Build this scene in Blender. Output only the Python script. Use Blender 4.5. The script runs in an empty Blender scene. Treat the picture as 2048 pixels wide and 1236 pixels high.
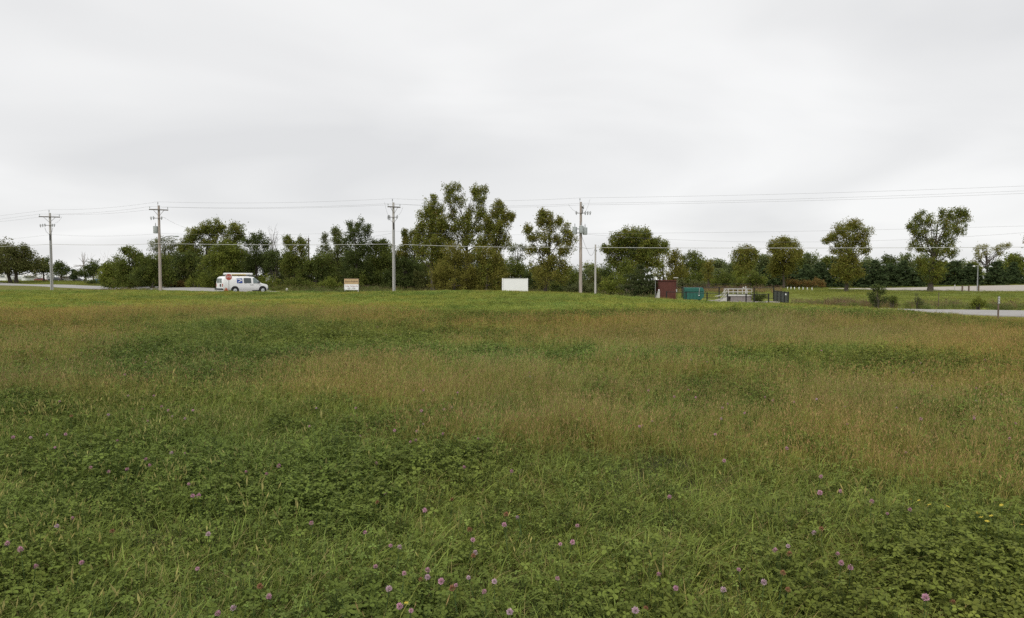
import bpy, bmesh, math, random
import numpy as np
from mathutils import Vector, Matrix

scene = bpy.context.scene
COL = scene.collection
R = math.radians
F = 1400.0            # focal length in photo pixels (photo is 2048 wide)
CAM_H = 1.6
PITCH = math.atan((618 - 560) / F)

# ------------------------------------------------------------------ camera
cam_d = bpy.data.cameras.new('camera')
cam = bpy.data.objects.new('camera', cam_d)
COL.objects.link(cam)
cam.location = (0, 0, CAM_H)
cam.rotation_euler = (math.pi / 2 - PITCH, 0, 0)
cam_d.sensor_width = 36
cam_d.lens = 36 * F / 2048
cam_d.clip_start = 0.05
cam_d.clip_end = 8000
scene.camera = cam

# ------------------------------------------------------------------ sky, sun, exposure
SUN_EL, SUN_AZ = 52.0, 200.0          # the sun stands behind the camera, above the cloud
world = bpy.data.worlds.new('World')
scene.world = world
world.use_nodes = True
wn, wl = world.node_tree.nodes, world.node_tree.links
wn.clear()
w_out = wn.new('ShaderNodeOutputWorld')
w_bg = wn.new('ShaderNodeBackground')
w_bg.inputs['Strength'].default_value = 0.1
w_sky = wn.new('ShaderNodeTexSky')
w_sky.sky_type = 'NISHITA'
w_sky.sun_disc = False
w_sky.sun_elevation = R(SUN_EL)
w_sky.sun_rotation = R(SUN_AZ)
w_tc = wn.new('ShaderNodeTexCoord')
w_sep = wn.new('ShaderNodeSeparateXYZ')
wl.new(w_tc.outputs['Generated'], w_sep.inputs[0])


def wmath(op, a, b=None, c=None):
    n = wn.new('ShaderNodeMath')
    n.operation = op
    for i, v in enumerate((a, b, c)):
        if v is None:
            continue
        if isinstance(v, (int, float)):
            n.inputs[i].default_value = v
        else:
            wl.new(v, n.inputs[i])
    return n.outputs[0]


# cloud deck: direction projected on a flat layer, then noise
zc = wmath('MAXIMUM', w_sep.outputs['Z'], 0.0)
zd = wmath('ADD', zc, 0.17)
cx = wmath('DIVIDE', w_sep.outputs['X'], zd)
cy = wmath('DIVIDE', w_sep.outputs['Y'], zd)
w_cmb = wn.new('ShaderNodeCombineXYZ')
wl.new(cx, w_cmb.inputs[0])
wl.new(cy, w_cmb.inputs[1])
w_cmb.inputs[2].default_value = 11.3
w_n1 = wn.new('ShaderNodeTexNoise')
w_n1.inputs['Scale'].default_value = 0.85
w_n1.inputs['Detail'].default_value = 4.0
w_n1.inputs['Roughness'].default_value = 0.42
w_n1.inputs['Distortion'].default_value = 0.5
wl.new(w_cmb.outputs[0], w_n1.inputs['Vector'])
w_ramp = wn.new('ShaderNodeValToRGB')
er = w_ramp.color_ramp.elements
er[0].position = 0.30
er[0].color = (0.765, 0.768, 0.777, 1)
er[1].position = 0.66
er[1].color = (0.945, 0.945, 0.945, 1)
em = er.new(0.48)
em.color = (0.85, 0.851, 0.855, 1)
wl.new(w_n1.outputs['Fac'], w_ramp.inputs['Fac'])
w_up = wn.new('ShaderNodeMix')
w_up.data_type = 'RGBA'
w_up.blend_type = 'MULTIPLY'
w_up.inputs[0].default_value = 1.0
wl.new(w_ramp.outputs['Color'], w_up.inputs[6])
w_up.inputs[7].default_value = (7.07, 7.07, 7.04, 1)
w_mix = wn.new('ShaderNodeMix')
w_mix.data_type = 'RGBA'
w_mix.inputs[0].default_value = 0.965
wl.new(w_sky.outputs['Color'], w_mix.inputs[6])
wl.new(w_up.outputs[2], w_mix.inputs[7])
wl.new(w_mix.outputs[2], w_bg.inputs['Color'])
wl.new(w_bg.outputs[0], w_out.inputs['Surface'])

sun_d = bpy.data.lights.new('sun', 'SUN')
sun_d.energy = 1.5
sun_d.angle = R(40)
sun_d.color = (1.0, 0.97, 0.92)
sun = bpy.data.objects.new('sun', sun_d)
COL.objects.link(sun)
az = R(SUN_AZ)
sdir = Vector((math.sin(az) * math.cos(R(SUN_EL)), math.cos(az) * math.cos(R(SUN_EL)), math.sin(R(SUN_EL))))
sun.rotation_euler = sdir.to_track_quat('Z', 'Y').to_euler()
sun.location = sdir * 200

vs = scene.view_settings
vs.view_transform = 'Standard'
vs.look = 'None'
vs.exposure = 0.5
vs.gamma = 1.0
vs.use_curve_mapping = False
scene.cycles.max_bounces = 5
scene.cycles.diffuse_bounces = 3
scene.cycles.glossy_bounces = 2
scene.cycles.transmission_bounces = 3
scene.cycles.transparent_max_bounces = 4
scene.cycles.use_denoising = False
scene.cycles.caustics_reflective = False
scene.cycles.caustics_refractive = False
scene.render.filter_size = 1.5

# ------------------------------------------------------------------ picture geometry
_ca, _sa = math.cos(PITCH), math.sin(PITCH)


def P(px, py, Y):
    """world point seen at photo pixel (px, py) at distance Y in front of the camera"""
    u, v = (px - 1024) / F, (618 - py) / F
    d = Vector((u, _ca + v * _sa, -_sa + v * _ca))
    return Vector((0, 0, CAM_H)) + d * (Y / d.y)


def colX(px, Y, z=0.0):
    return (px - 1024) / F * (Y * _ca - (z - CAM_H) * _sa)


# ------------------------------------------------------------------ terrain height
_cp = []


def cpt(px, py, Y):
    p = P(px, py, Y)
    _cp.append((p.x, p.y, p.z))


def cpz(px, Y, z):
    _cp.append((colX(px, Y, z), Y, z))


for x_, y_ in [(-30, -20), (0, -20), (30, -20), (-12, 0), (0, 0), (12, 0), (-8, 10), (8, 10), (0, 14), (-14, 20), (0, 24), (12, 20),
               (-24, 34), (-10, 36), (6, 36), (-34, 50), (-16, 54), (2, 54), (-46, 66), (-24, 66)]:
    _cp.append((x_, y_, 0.0))
_cp += [(18, 30, -0.06), (22, 28, -0.2), (30, 20, -0.3), (14, 44, -0.02), (70, 10, -0.4), (-80, 20, 0.1)]
# edge of the field along the poles
for a_ in [(-60, 584, 90), (0, 584.5, 88), (104, 583.5, 88), (320, 583.5, 80), (430, 585.5, 77), (480, 586, 76), (540, 586.5, 76), (620, 586.5, 76),
           (700, 587.5, 75), (788, 587, 76), (900, 588, 76), (1030, 588, 75), (1162, 592, 72), (1220, 593.5, 70), (1300, 600.5, 66), (1400, 606, 61),
           (1480, 609.5, 58), (1577, 612, 55), (1700, 616, 49), (1850, 626.5, 45), (2048, 647, 41), (2250, 662, 37)]:
    cpt(*a_)
for a_ in [(1950, 650, 33), (2048, 660, 33), (1850, 637, 36), (2250, 676, 31)]:
    cpt(*a_)
ROAD = [  # px, near Y, near z, far Y, far z
    (-330, 215, 0.6, 235, 0.9), (-150, 182, 0.5, 200, 0.9),
    (0, 150, 0.42, 167, 0.88), (150, 122, 0.12, 137, 0.57), (300, 99, 0.17, 112, 0.56), (400, 88, -0.05, 101, 0.50),
    (480, 80.5, -0.25, 93, 0.36), (560, 81, -0.18, 91, 0.0), (680, 81.5, -0.25, 91, -0.1), (800, 81.5, -0.35, 90.5, -0.3), (1000, 79.5, -0.5, 88.5, -0.5),
    (1150, 75, -0.65, 83.5, -0.62), (1300, 67.5, -0.75, 75.5, -0.72), (1500, 57.5, -0.82, 65.5, -0.80), (1700, 51.2, -0.8, 59, -0.80),
    (1850, 47.2, -0.72, 54.9, -0.76), (2048, 44.2, -0.71, 52.2, -0.74), (2300, 42, -0.74, 50, -0.76), (2700, 40, -0.75, 48, -0.76)]
for r_ in ROAD:
    cpz(r_[0], r_[1], r_[2])
    cpz(r_[0], (r_[1] + r_[3]) / 2, (r_[2] + r_[4]) / 2)
    cpz(r_[0], r_[3], r_[4])
# left ditch and land beyond
cpz(-40, 103, -0.6)
cpz(60, 101, -0.6)
cpz(150, 100, -0.45)
for a_ in [(0, 563, 172), (60, 562.5, 175), (120, 562.5, 185), (200, 566, 155), (-150, 563, 230), (230, 572, 125), (300, 573, 118),
           (400, 575, 110), (500, 576, 104), (600, 577, 100), (700, 579, 98), (800, 582, 97), (900, 585, 94), (1000, 587, 92), (1088, 589, 90),
           (1170, 589, 92), (1230, 592, 90), (1340, 598.5, 80), (1390, 601.5, 80), (1475, 604.5, 79), (1577, 606.5, 75), (1280, 597, 82),
           (1480, 582, 110), (1600, 579, 122), (1400, 582, 112), (1692, 583.5, 104), (1860, 583.5, 100), (1760, 600, 74), (1650, 598, 80),
           (1700, 611, 63), (1850, 607, 66), (1960, 605, 68), (2048, 604, 68), (1955, 583.6, 98), (2048, 583, 98), (2300, 583, 98),
           (1650, 578, 134), (1750, 580.4, 113), (1750, 576.5, 152), (1950, 572, 152), (2048, 570, 152), (2300, 569.5, 152), (1550, 577, 150)]:
    cpt(*a_)
for x_ in (-40, 60, 140, 210):
    cpt(x_, 563, 290)
for x_ in (-420, -260, -100, 60, 200):
    _cp.append((x_, 420, 0.8))
_cp = np.array(_cp)
_C = 5.0
_d = np.sqrt(((_cp[:, None, :2] - _cp[None, :, :2]) ** 2).sum(-1) + _C * _C)
_n = len(_cp)
_A = np.zeros((_n + 1, _n + 1))
_A[:_n, :_n] = _d + np.eye(_n) * -0.6
_A[:_n, _n] = 1
_A[_n, :_n] = 1
_w = np.linalg.solve(_A, np.append(_cp[:, 2], 0))


def gz(X, Y):
    X = np.atleast_1d(np.asarray(X, float))
    Y = np.atleast_1d(np.asarray(Y, float))
    out = np.empty(X.shape)
    for s in range(0, X.size, 20000):
        x = X[s:s + 20000]
        y = Y[s:s + 20000]
        d = np.sqrt((x[:, None] - _cp[None, :, 0]) ** 2 + (y[:, None] - _cp[None, :, 1]) ** 2 + _C * _C)
        out[s:s + 20000] = d @ _w[:_n] + _w[_n]
    rr = np.hypot(X, Y - 80)
    t = np.clip((rr - 310) / 200, 0, 1)
    t = t * t * (3 - 2 * t)
    return out * (1 - t) + 0.35 * t


def g1(x, y):
    return float(gz(x, y)[0])


def G(px, Y, lift=0.0):
    z = g1(colX(px, Y), Y)
    x = colX(px, Y, z)
    return Vector((x, Y, g1(x, Y) + lift))


# ------------------------------------------------------------------ materials
def new_mat(name):
    m = bpy.data.materials.new(name)
    m.use_nodes = True
    return m, m.node_tree.nodes, m.node_tree.links, m.node_tree.nodes['Principled BSDF']


def pmat(name, col, rough=0.7, metal=0.0, var=0.15, scale=6.0, bump=0.0, stretch=(1, 1, 1), spec=0.3):
    """painted / worn surface: base colour broken up by object-space noise"""
    m, n, l, b = new_mat(name)
    tc = n.new('ShaderNodeTexCoord')
    mp = n.new('ShaderNodeMapping')
    mp.inputs['Scale'].default_value = stretch
    nz = n.new('ShaderNodeTexNoise')
    nz.inputs['Scale'].default_value = scale
    nz.inputs['Detail'].default_value = 5
    l.new(tc.outputs['Object'], mp.inputs['Vector'])
    l.new(mp.outputs[0], nz.inputs['Vector'])
    rp = n.new('ShaderNodeValToRGB')
    e = rp.color_ramp.elements
    e[0].position, e[1].position = 0.3, 0.7
    e[0].color = tuple(c * (1 - var) for c in col) + (1,)
    e[1].color = tuple(min(1, c * (1 + var)) for c in col) + (1,)
    l.new(nz.outputs['Fac'], rp.inputs['Fac'])
    l.new(rp.outputs['Color'], b.inputs['Base Color'])
    b.inputs['Roughness'].default_value = rough
    b.inputs['Metallic'].default_value = metal
    b.inputs['Specular IOR Level'].default_value = spec
    if bump:
        bp = n.new('ShaderNodeBump')
        bp.inputs['Strength'].default_value = bump
        bp.inputs['Distance'].default_value = 0.02
        l.new(nz.outputs['Fac'], bp.inputs['Height'])
        l.new(bp.outputs[0], b.inputs['Normal'])
    return m


def leaf_mat(name, transl=0.35, tinted=False, rough=0.62, spec=0.09):
    m, n, l, b = new_mat(name)
    at = n.new('ShaderNodeAttribute')
    at.attribute_name = 'leafcol'
    col = at.outputs['Color']
    if tinted:
        ti = n.new('ShaderNodeAttribute')
        ti.attribute_type = 'INSTANCER'
        ti.attribute_name = 'tint'
        mx = n.new('ShaderNodeMix')
        mx.data_type = 'RGBA'
        mx.blend_type = 'MULTIPLY'
        mx.inputs[0].default_value = 1.0
        l.new(col, mx.inputs[6])
        l.new(ti.outputs['Color'], mx.inputs[7])
        col = mx.outputs[2]
    b.inputs['Roughness'].default_value = rough
    b.inputs['Specular IOR Level'].default_value = spec
    l.new(col, b.inputs['Base Color'])
    tr = n.new('ShaderNodeBsdfTranslucent')
    l.new(col, tr.inputs['Color'])
    ms = n.new('ShaderNodeMixShader')
    ms.inputs[0].default_value = transl
    l.new(b.outputs[0], ms.inputs[1])
    l.new(tr.outputs[0], ms.inputs[2])
    l.new(ms.outputs[0], n['Material Output'].inputs['Surface'])
    return m


M = {}
M['leaf'] = leaf_mat('foliage', 0.45)
M['meadow'] = leaf_mat('meadow_plants', 0.28, True, 0.55, 0.07)
M['bark'] = pmat('bark', (0.070, 0.058, 0.046), 0.95, var=0.4, scale=4, bump=0.6, stretch=(3, 3, 0.6))
M['deadwood'] = pmat('dead_wood', (0.30, 0.27, 0.24), 0.95, var=0.3, scale=4)
M['pole_grey'] = pmat('pole_pale', (0.44, 0.42, 0.39), 0.9, var=0.22, scale=3, stretch=(6, 6, 0.35), bump=0.4)
M['pole_brown'] = pmat('pole_brown', (0.36, 0.31, 0.27), 0.9, var=0.35, scale=3, stretch=(6, 6, 0.3), bump=0.4)
M['arm'] = pmat('crossarm_wood', (0.16, 0.145, 0.13), 0.9, var=0.25, scale=5)
M['steel'] = pmat('galvanised', (0.33, 0.34, 0.34), 0.5, 0.4, var=0.15)
M['trans'] = pmat('transformer_grey', (0.42, 0.45, 0.45), 0.5, var=0.1)
M['black'] = pmat('black_paint', (0.018, 0.018, 0.018), 0.55, var=0.2)
M['rubber'] = pmat('rubber', (0.02, 0.02, 0.02), 0.8)
M['white'] = pmat('white_paint', (0.78, 0.785, 0.78), 0.4, var=0.04, scale=3, spec=0.4)
M['board'] = pmat('board_white', (0.82, 0.83, 0.82), 0.55, var=0.03, scale=2)
M['offwhite'] = pmat('offwhite', (0.50, 0.49, 0.46), 0.6, var=0.1, scale=3)
M['plastic'] = pmat('bumper_grey', (0.07, 0.075, 0.08), 0.6)
M['glass'] = pmat('dark_glass', (0.055, 0.07, 0.068), 0.12, var=0.1, spec=0.6)
M['glass_pale'] = pmat('pale_glass', (0.16, 0.2, 0.2), 0.12, var=0.1, spec=0.6)
M['blue'] = pmat('blue_decal', (0.035, 0.07, 0.27), 0.5, var=0.05)
M['red'] = pmat('sign_red', (0.42, 0.085, 0.06), 0.5, var=0.08)
M['orange'] = pmat('orange_red', (0.34, 0.085, 0.045), 0.6, var=0.2)
M['yellow'] = pmat('ladder_yellow', (0.58, 0.42, 0.09), 0.6, var=0.1)
M['tan'] = pmat('sign_tan', (0.50, 0.36, 0.20), 0.65, var=0.06, scale=2)
M['ink'] = pmat('ink_dark', (0.09, 0.055, 0.04), 0.7)
M['inkred'] = pmat('ink_red', (0.25, 0.035, 0.045), 0.7)
M['redmetal'] = pmat('red_cladding', (0.105, 0.036, 0.027), 0.6, var=0.15, scale=3, stretch=(3, 3, 0.5))
M['redtrim'] = pmat('red_trim', (0.10, 0.03, 0.025), 0.6)
M['teal'] = pmat('teal_paint', (0.026, 0.115, 0.092), 0.5, var=0.12, scale=3)
M['tealtop'] = pmat('teal_top', (0.06, 0.24, 0.20), 0.45, var=0.1)
M['conc'] = pmat('concrete', (0.24, 0.215, 0.20), 0.9, var=0.14, scale=4, bump=0.3)
M['wood'] = pmat('weathered_wood', (0.15, 0.11, 0.085), 0.9, var=0.3, scale=5, stretch=(4, 4, 0.5))
M['roofgrey'] = pmat('roof_grey', (0.16, 0.155, 0.15), 0.9, var=0.2, scale=3)
M['dark'] = pmat('dark_paint', (0.05, 0.05, 0.055), 0.5)
M['maroon'] = pmat('maroon_paint', (0.16, 0.045, 0.04), 0.5)
M['bluedrum'] = pmat('blue_drum', (0.10, 0.25, 0.52), 0.5)
M['screen'] = pmat('fence_screen', (0.085, 0.095, 0.08), 0.9, var=0.3, scale=25)
M['wire'] = pmat('wire_dark', (0.20, 0.20, 0.20), 0.6)
M['cable'] = pmat('cable_pale', (0.50, 0.50, 0.48), 0.5)
M['lamp'] = pmat('lamp_pale', (0.70, 0.70, 0.68), 0.5)
M['petal'] = pmat('clover_petal', (0.47, 0.255, 0.325), 0.8, var=0.3, scale=120)
M['petal_brown'] = pmat('withered_petal', (0.24, 0.115, 0.06), 0.9, var=0.3, scale=120)
M['petal_yellow'] = pmat('yellow_petal', (0.50, 0.40, 0.05), 0.8, var=0.15, scale=120)
M['petal_white'] = pmat('pale_petal', (0.46, 0.32, 0.37), 0.8, var=0.2, scale=120)
M['stem'] = pmat('green_stem', (0.055, 0.095, 0.028), 0.8)


# ------------------------------------------------------------------ mesh helpers
class MB:
    """collects shapes, builds ONE mesh object"""

    def __init__(self):
        self.v, self.f = [], []

    def add(self, vs, fs):
        o = len(self.v)
        self.v += [tuple(p) for p in vs]
        self.f += [tuple(i + o for i in q) for q in fs]
        return self

    def box(self, c, s, rot=None):
        hx, hy, hz = s[0] / 2, s[1] / 2, s[2] / 2
        vs = [Vector((x * hx, y * hy, z * hz)) for z in (-1, 1) for y in (-1, 1) for x in (-1, 1)]
        if rot is not None:
            vs = [rot @ p for p in vs]
        vs = [p + Vector(c) for p in vs]
        return self.add(vs, [(0, 2, 3, 1), (4, 5, 7, 6), (0, 1, 5, 4), (2, 6, 7, 3), (0, 4, 6, 2), (1, 3, 7, 5)])

    def tube(self, pts, r, n=8, cap=True):
        pts = [Vector(p) for p in pts]
        if not isinstance(r, (list, tuple)):
            r = [r] * len(pts)
        vs, fs = [], []
        prev = None
        for i, p in enumerate(pts):
            a = pts[max(i - 1, 0)]
            b = pts[min(i + 1, len(pts) - 1)]
            t = (b - a).normalized()
            ref = prev if prev is not None else (Vector((0, 0, 1)) if abs(t.z) < 0.9 else Vector((1, 0, 0)))
            s = t.cross(ref)
            if s.length < 1e-5:
                s = t.cross(Vector((0.3, 1, 0.2)))
            s.normalize()
            u = s.cross(t).normalized()
            prev = u
            for k in range(n):
                an = 2 * math.pi * k / n
                vs.append(p + (s * math.cos(an) + u * math.sin(an)) * r[i])
        for i in range(len(pts) - 1):
            for k in range(n):
                k2 = (k + 1) % n
                fs.append((i * n + k, i * n + k2, (i + 1) * n + k2, (i + 1) * n + k))
        if cap:
            fs.append(tuple(range(n - 1, -1, -1)))
            o = (len(pts) - 1) * n
            fs.append(tuple(o + k for k in range(n)))
        return self.add(vs, fs)

    def lathe(self, c, prof, n=12, axis='z'):
        """prof: (radius, height) list"""
        vs, fs = [], []
        for rr, h in prof:
            for k in range(n):
                an = 2 * math.pi * k / n
                a, b = rr * math.cos(an), rr * math.sin(an)
                q = {'z': (a, b, h), 'y': (a, h, b), 'x': (h, a, b)}[axis]
                vs.append(Vector(q) + Vector(c))
        for i in range(len(prof) - 1):
            for k in range(n):
                k2 = (k + 1) % n
                fs.append((i * n + k, i * n + k2, (i + 1) * n + k2, (i + 1) * n + k))
        fs.append(tuple(range(n - 1, -1, -1)))
        o = (len(prof) - 1) * n
        fs.append(tuple(o + k for k in range(n)))
        return self.add(vs, fs)

    def prism(self, poly, a, b, axis='y'):
        """2-D polygon (x,z) extruded along axis y from a to b (axis 'x': polygon is (y,z))"""
        n = len(poly)
        mk = (lambda p, t: (p[0], t, p[1])) if axis == 'y' else ((lambda p, t: (t, p[0], p[1])) if axis == 'x' else (lambda p, t: (p[0], p[1], t)))
        vs = [mk(p, a) for p in poly] + [mk(p, b) for p in poly]
        fs = [tuple(range(n - 1, -1, -1)), tuple(range(n, 2 * n))]
        for i in range(n):
            j = (i + 1) % n
            fs.append((i, j, n + j, n + i))
        return self.add(vs, fs)

    def mesh(self, name, mat, smooth=False):
        me = bpy.data.meshes.new(name)
        me.from_pydata(self.v, [], self.f)
        if mat is not None:
            me.materials.append(mat)
        bm = bmesh.new()
        bm.from_mesh(me)
        bmesh.ops.recalc_face_normals(bm, faces=bm.faces)
        bm.to_mesh(me)
        bm.free()
        if smooth:
            me.shade_smooth()
            try:
                me.set_sharp_from_angle(angle=R(40))
            except Exception:
                pass
        return me

    def build(self, name, mat, parent=None, smooth=False):
        o = bpy.data.objects.new(name, self.mesh(name, mat, smooth))
        COL.objects.link(o)
        if parent is not None:
            o.parent = parent
        return o


def tag(o, label=None, cat=None, group=None, kind=None):
    if label:
        o['label'] = label
    if cat:
        o['category'] = cat
    if group:
        o['group'] = group
    if kind:
        o['kind'] = kind
    return o


def thing(name, label, cat, loc=(0, 0, 0), rz=0.0, group=None):
    o = bpy.data.objects.new(name, None)
    COL.objects.link(o)
    o.empty_display_size = 0.3
    o.location = loc
    o.rotation_euler = (0, 0, rz)
    return tag(o, label, cat, group)


def dup(root, loc, rz, label=None, group=None, scale=None):
    def cp(o, par):
        c = o.copy()
        COL.objects.link(c)
        c.parent = par
        for ch in list(o.children):
            cp(ch, c)
        return c
    r = cp(root, None)
    r.location = loc
    r.rotation_euler = (0, 0, rz)
    if scale is not None:
        r.scale = scale
    if label:
        r['label'] = label
    if group:
        r['group'] = group
    return r


def text_part(body, size, loc, rot, mat, parent, shear=0.0, align='CENTER', spacing=1.0):
    cu = bpy.data.curves.new('lettering', 'FONT')
    cu.body = body
    cu.size = size
    cu.align_x = align
    cu.align_y = 'CENTER'
    cu.extrude = 0.002
    cu.shear = shear
    cu.space_character = spacing
    cu.materials.append(mat)
    tmp = bpy.data.objects.new('lettering', cu)
    COL.objects.link(tmp)
    dg = bpy.context.evaluated_depsgraph_get()
    me = bpy.data.meshes.new_from_object(tmp.evaluated_get(dg))
    me.materials.clear()
    me.materials.append(mat)
    bpy.data.objects.remove(tmp)
    o = bpy.data.objects.new('lettering', me)
    COL.objects.link(o)
    o.location = loc
    o.rotation_euler = rot
    o.parent = parent
    return o


def quads_mesh(name, verts, k, cols, mat, tri_last=False):
    """verts (n*k,3) forming n faces of k corners each; cols (n,3) linear colour per face"""
    n = len(verts) // k
    me = bpy.data.meshes.new(name)
    me.vertices.add(n * k)
    me.vertices.foreach_set('co', np.asarray(verts, np.float32).ravel())
    me.loops.add(n * k)
    me.loops.foreach_set('vertex_index', np.arange(n * k, dtype=np.int32))
    me.polygons.add(n)
    me.polygons.foreach_set('loop_start', np.arange(0, n * k, k, dtype=np.int32))
    me.polygons.foreach_set('loop_total', np.full(n, k, dtype=np.int32))
    at = me.attributes.new('leafcol', 'FLOAT_COLOR', 'FACE')
    c4 = np.ones((n, 4), np.float32)
    c4[:, :3] = cols
    at.data.foreach_set('color', c4.ravel())
    me.update(calc_edges=True)
    me.materials.append(mat)
    return me


def poly_mesh(name, verts, faces, cols, mat):
    me = bpy.data.meshes.new(name)
    me.from_pydata([tuple(v) for v in verts], [], faces)
    at = me.attributes.new('leafcol', 'FLOAT_COLOR', 'FACE')
    c4 = np.ones((len(faces), 4), np.float32)
    c4[:, :3] = np.asarray(cols)
    at.data.foreach_set('color', c4.ravel())
    me.materials.append(mat)
    return me
# ------------------------------------------------------------------ masks of the field
_R = np.array([(r[0], r[1], r[3]) for r in ROAD], float)


def pxof(X, Y):
    return 1024 + F * X / np.maximum(Y, 0.5)


def road_near(px):
    return np.interp(px, _R[:, 0], _R[:, 1])


def road_far(px):
    return np.interp(px, _R[:, 0], _R[:, 2])


_rs = np.random.RandomState(7)
_NG = _rs.rand(4, 256, 256)


def vnoise(X, Y, s, k=0):
    """smooth value noise in 0..1"""
    x = np.asarray(X, float) / s + 41.3 * k
    y = np.asarray(Y, float) / s + 17.9 * k
    xi, yi = np.floor(x).astype(int), np.floor(y).astype(int)
    fx, fy = x - xi, y - yi
    fx, fy = fx * fx * (3 - 2 * fx), fy * fy * (3 - 2 * fy)
    g = _NG[k % 4]
    a = g[xi % 256, yi % 256] * (1 - fx) + g[(xi + 1) % 256, yi % 256] * fx
    b = g[xi % 256, (yi + 1) % 256] * (1 - fx) + g[(xi + 1) % 256, (yi + 1) % 256] * fx
    return a * (1 - fy) + b * fy


def fnoise(X, Y, s, k=0):
    return 0.5 * vnoise(X, Y, s, k) + 0.3 * vnoise(X, Y, s / 2.3, k + 1) + 0.2 * vnoise(X, Y, s / 5.1, k + 2)


# patches of dry seeding grass (+) and of clover / lush grass (-): x, y in the photo, half sizes, weight
_PATCH = [
    (120, 640, 330, 42, 0.55), (420, 622, 360, 18, 0.45), (60, 710, 170, 30, 0.5), (760, 646, 200, 14, 0.55), (700, 765, 330, 42, 0.9),
    (1010, 800, 290, 45, 0.85), (1420, 672, 480, 26, 1.05), (1850, 686, 330, 24, 1.05), (1250, 705, 330, 16, 0.6), (1760, 800, 330, 50, 0.6),
    (1480, 880, 400, 45, 0.8), (1850, 890, 260, 60, 0.85), (1120, 888, 260, 26, 0.7), (1950, 990, 150, 50, 0.75), (1330, 760, 90, 12, 0.5),
    (60, 800, 230, 24, 0.5), (1640, 960, 200, 30, 0.5), (1250, 930, 200, 24, 0.4), (900, 705, 40, 10, 0.4),
    (650, 690, 330, 26, -0.9), (1150, 640, 330, 18, -0.7), (900, 718, 230, 18, -0.6), (1720, 752, 260, 20, -0.7), (560, 835, 260, 26, -0.7),
    (300, 860, 420, 40, -0.6), (800, 605, 500, 12, -0.5), (1400, 622, 420, 12, -0.55), (1600, 850, 80, 12, -0.5), (450, 730, 200, 14, -0.4),
    (1150, 800, 60, 20, -0.5), (700, 1100, 1300, 140, -0.8), (1500, 1120, 500, 90, -0.7), (1890, 1010, 120, 26, -0.4), (250, 950, 400, 60, -0.7),
    (1380, 850, 120, 20, -0.5), (1780, 720, 120, 8, -0.5)]
_PW = []
for a_ in _PATCH:
    p0, p1, pc = P(a_[0], a_[1] - a_[3], 1), P(a_[0], a_[1] + a_[3], 1), P(a_[0], a_[1], 1)
    yy = [CAM_H / max(CAM_H - q.z, 0.012) for q in (p0, p1, pc)]
    y0 = 0.5 * (min(yy[0], 95) + yy[1])
    _PW.append((pc.x * yy[2], y0, a_[2] / F * yy[2], max(0.35, 0.5 * (min(yy[0], 95) - yy[1])), a_[4]))


def dryness(X, Y):
    wob = (fnoise(X, Y, 7, 0) - 0.5)
    wob2 = (fnoise(X, Y, 7, 1) - 0.5)
    Xw, Yw = X + wob * (1.5 + Y * 0.10), Y + wob2 * (1.0 + Y * 0.16)
    s = np.zeros(np.shape(X)) + 0.22
    for x0, y0, sx, sy, w in _PW:
        s = s + (w * 0.85 if w > 0 else w * 0.75) * np.exp(-(((Xw - x0) / sx) ** 2 + ((Yw - y0) / sy) ** 2))
    s = s + (fnoise(X, Y, 2.2, 2) - 0.5) * 0.9 + (fnoise(X, Y, 9, 3) - 0.5) * 0.6
    return np.clip(s, 0, 1)


# ------------------------------------------------------------------ ground
gxs = np.concatenate([-np.geomspace(3000, 74, 34), np.arange(-72, 73, 1.5), np.geomspace(74, 3000, 34)])
gys = np.concatenate([np.linspace(-60, -14, 12), np.arange(-12, 112, 1.25), np.arange(112, 200, 3), np.geomspace(202, 5000, 30)])
GX, GY = np.meshgrid(gxs, gys)
GZ = gz(GX.ravel(), GY.ravel())
nx, ny = len(gxs), len(gys)
gv = np.stack([GX.ravel(), GY.ravel(), GZ], 1)
ii = (np.arange(ny - 1)[:, None] * nx + np.arange(nx - 1)[None, :]).ravel()
gf = np.stack([ii, ii + 1, ii + nx + 1, ii + nx], 1)
me = bpy.data.meshes.new('ground')
me.from_pydata([tuple(v) for v in gv], [], [tuple(int(i) for i in q) for q in gf])
me.shade_smooth()
gpx = pxof(gv[:, 0], gv[:, 1])
dr = dryness(gv[:, 0], gv[:, 1])
soil_g = np.array([0.115, 0.13, 0.026])
soil_d = np.array([0.18, 0.15, 0.045])
lawn = np.array([0.155, 0.175, 0.032])
gc = soil_g[None] * (1 - dr[:, None]) + soil_d[None] * dr[:, None]
near_ = np.clip((26 - gv[:, 1]) / 14, 0, 1)[:, None]      # soil and thatch near the camera, darkened as painted shade between plants
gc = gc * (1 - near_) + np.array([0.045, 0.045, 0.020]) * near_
beyond = gv[:, 1] > road_far(gpx) + 1
gc[beyond] = lawn[None] * (0.88 + 0.3 * fnoise(gv[beyond, 0], gv[beyond, 1], 12, 1)[:, None])
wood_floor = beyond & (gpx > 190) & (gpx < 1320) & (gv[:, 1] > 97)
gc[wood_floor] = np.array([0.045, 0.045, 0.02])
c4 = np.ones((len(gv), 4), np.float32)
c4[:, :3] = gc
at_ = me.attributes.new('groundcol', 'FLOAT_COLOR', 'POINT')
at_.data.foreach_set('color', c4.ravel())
m, n, l, b = new_mat('ground_turf')
a_ = n.new('ShaderNodeAttribute')
a_.attribute_name = 'groundcol'
tc = n.new('ShaderNodeTexCoord')
nz = n.new('ShaderNodeTexNoise')
nz.inputs['Scale'].default_value = 2.5
nz.inputs['Detail'].default_value = 8
nz.inputs['Roughness'].default_value = 0.7
l.new(tc.outputs['Object'], nz.inputs['Vector'])
rp = n.new('ShaderNodeValToRGB')
rp.color_ramp.elements[0].position, rp.color_ramp.elements[0].color = 0.3, (0.6, 0.62, 0.6, 1)
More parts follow.
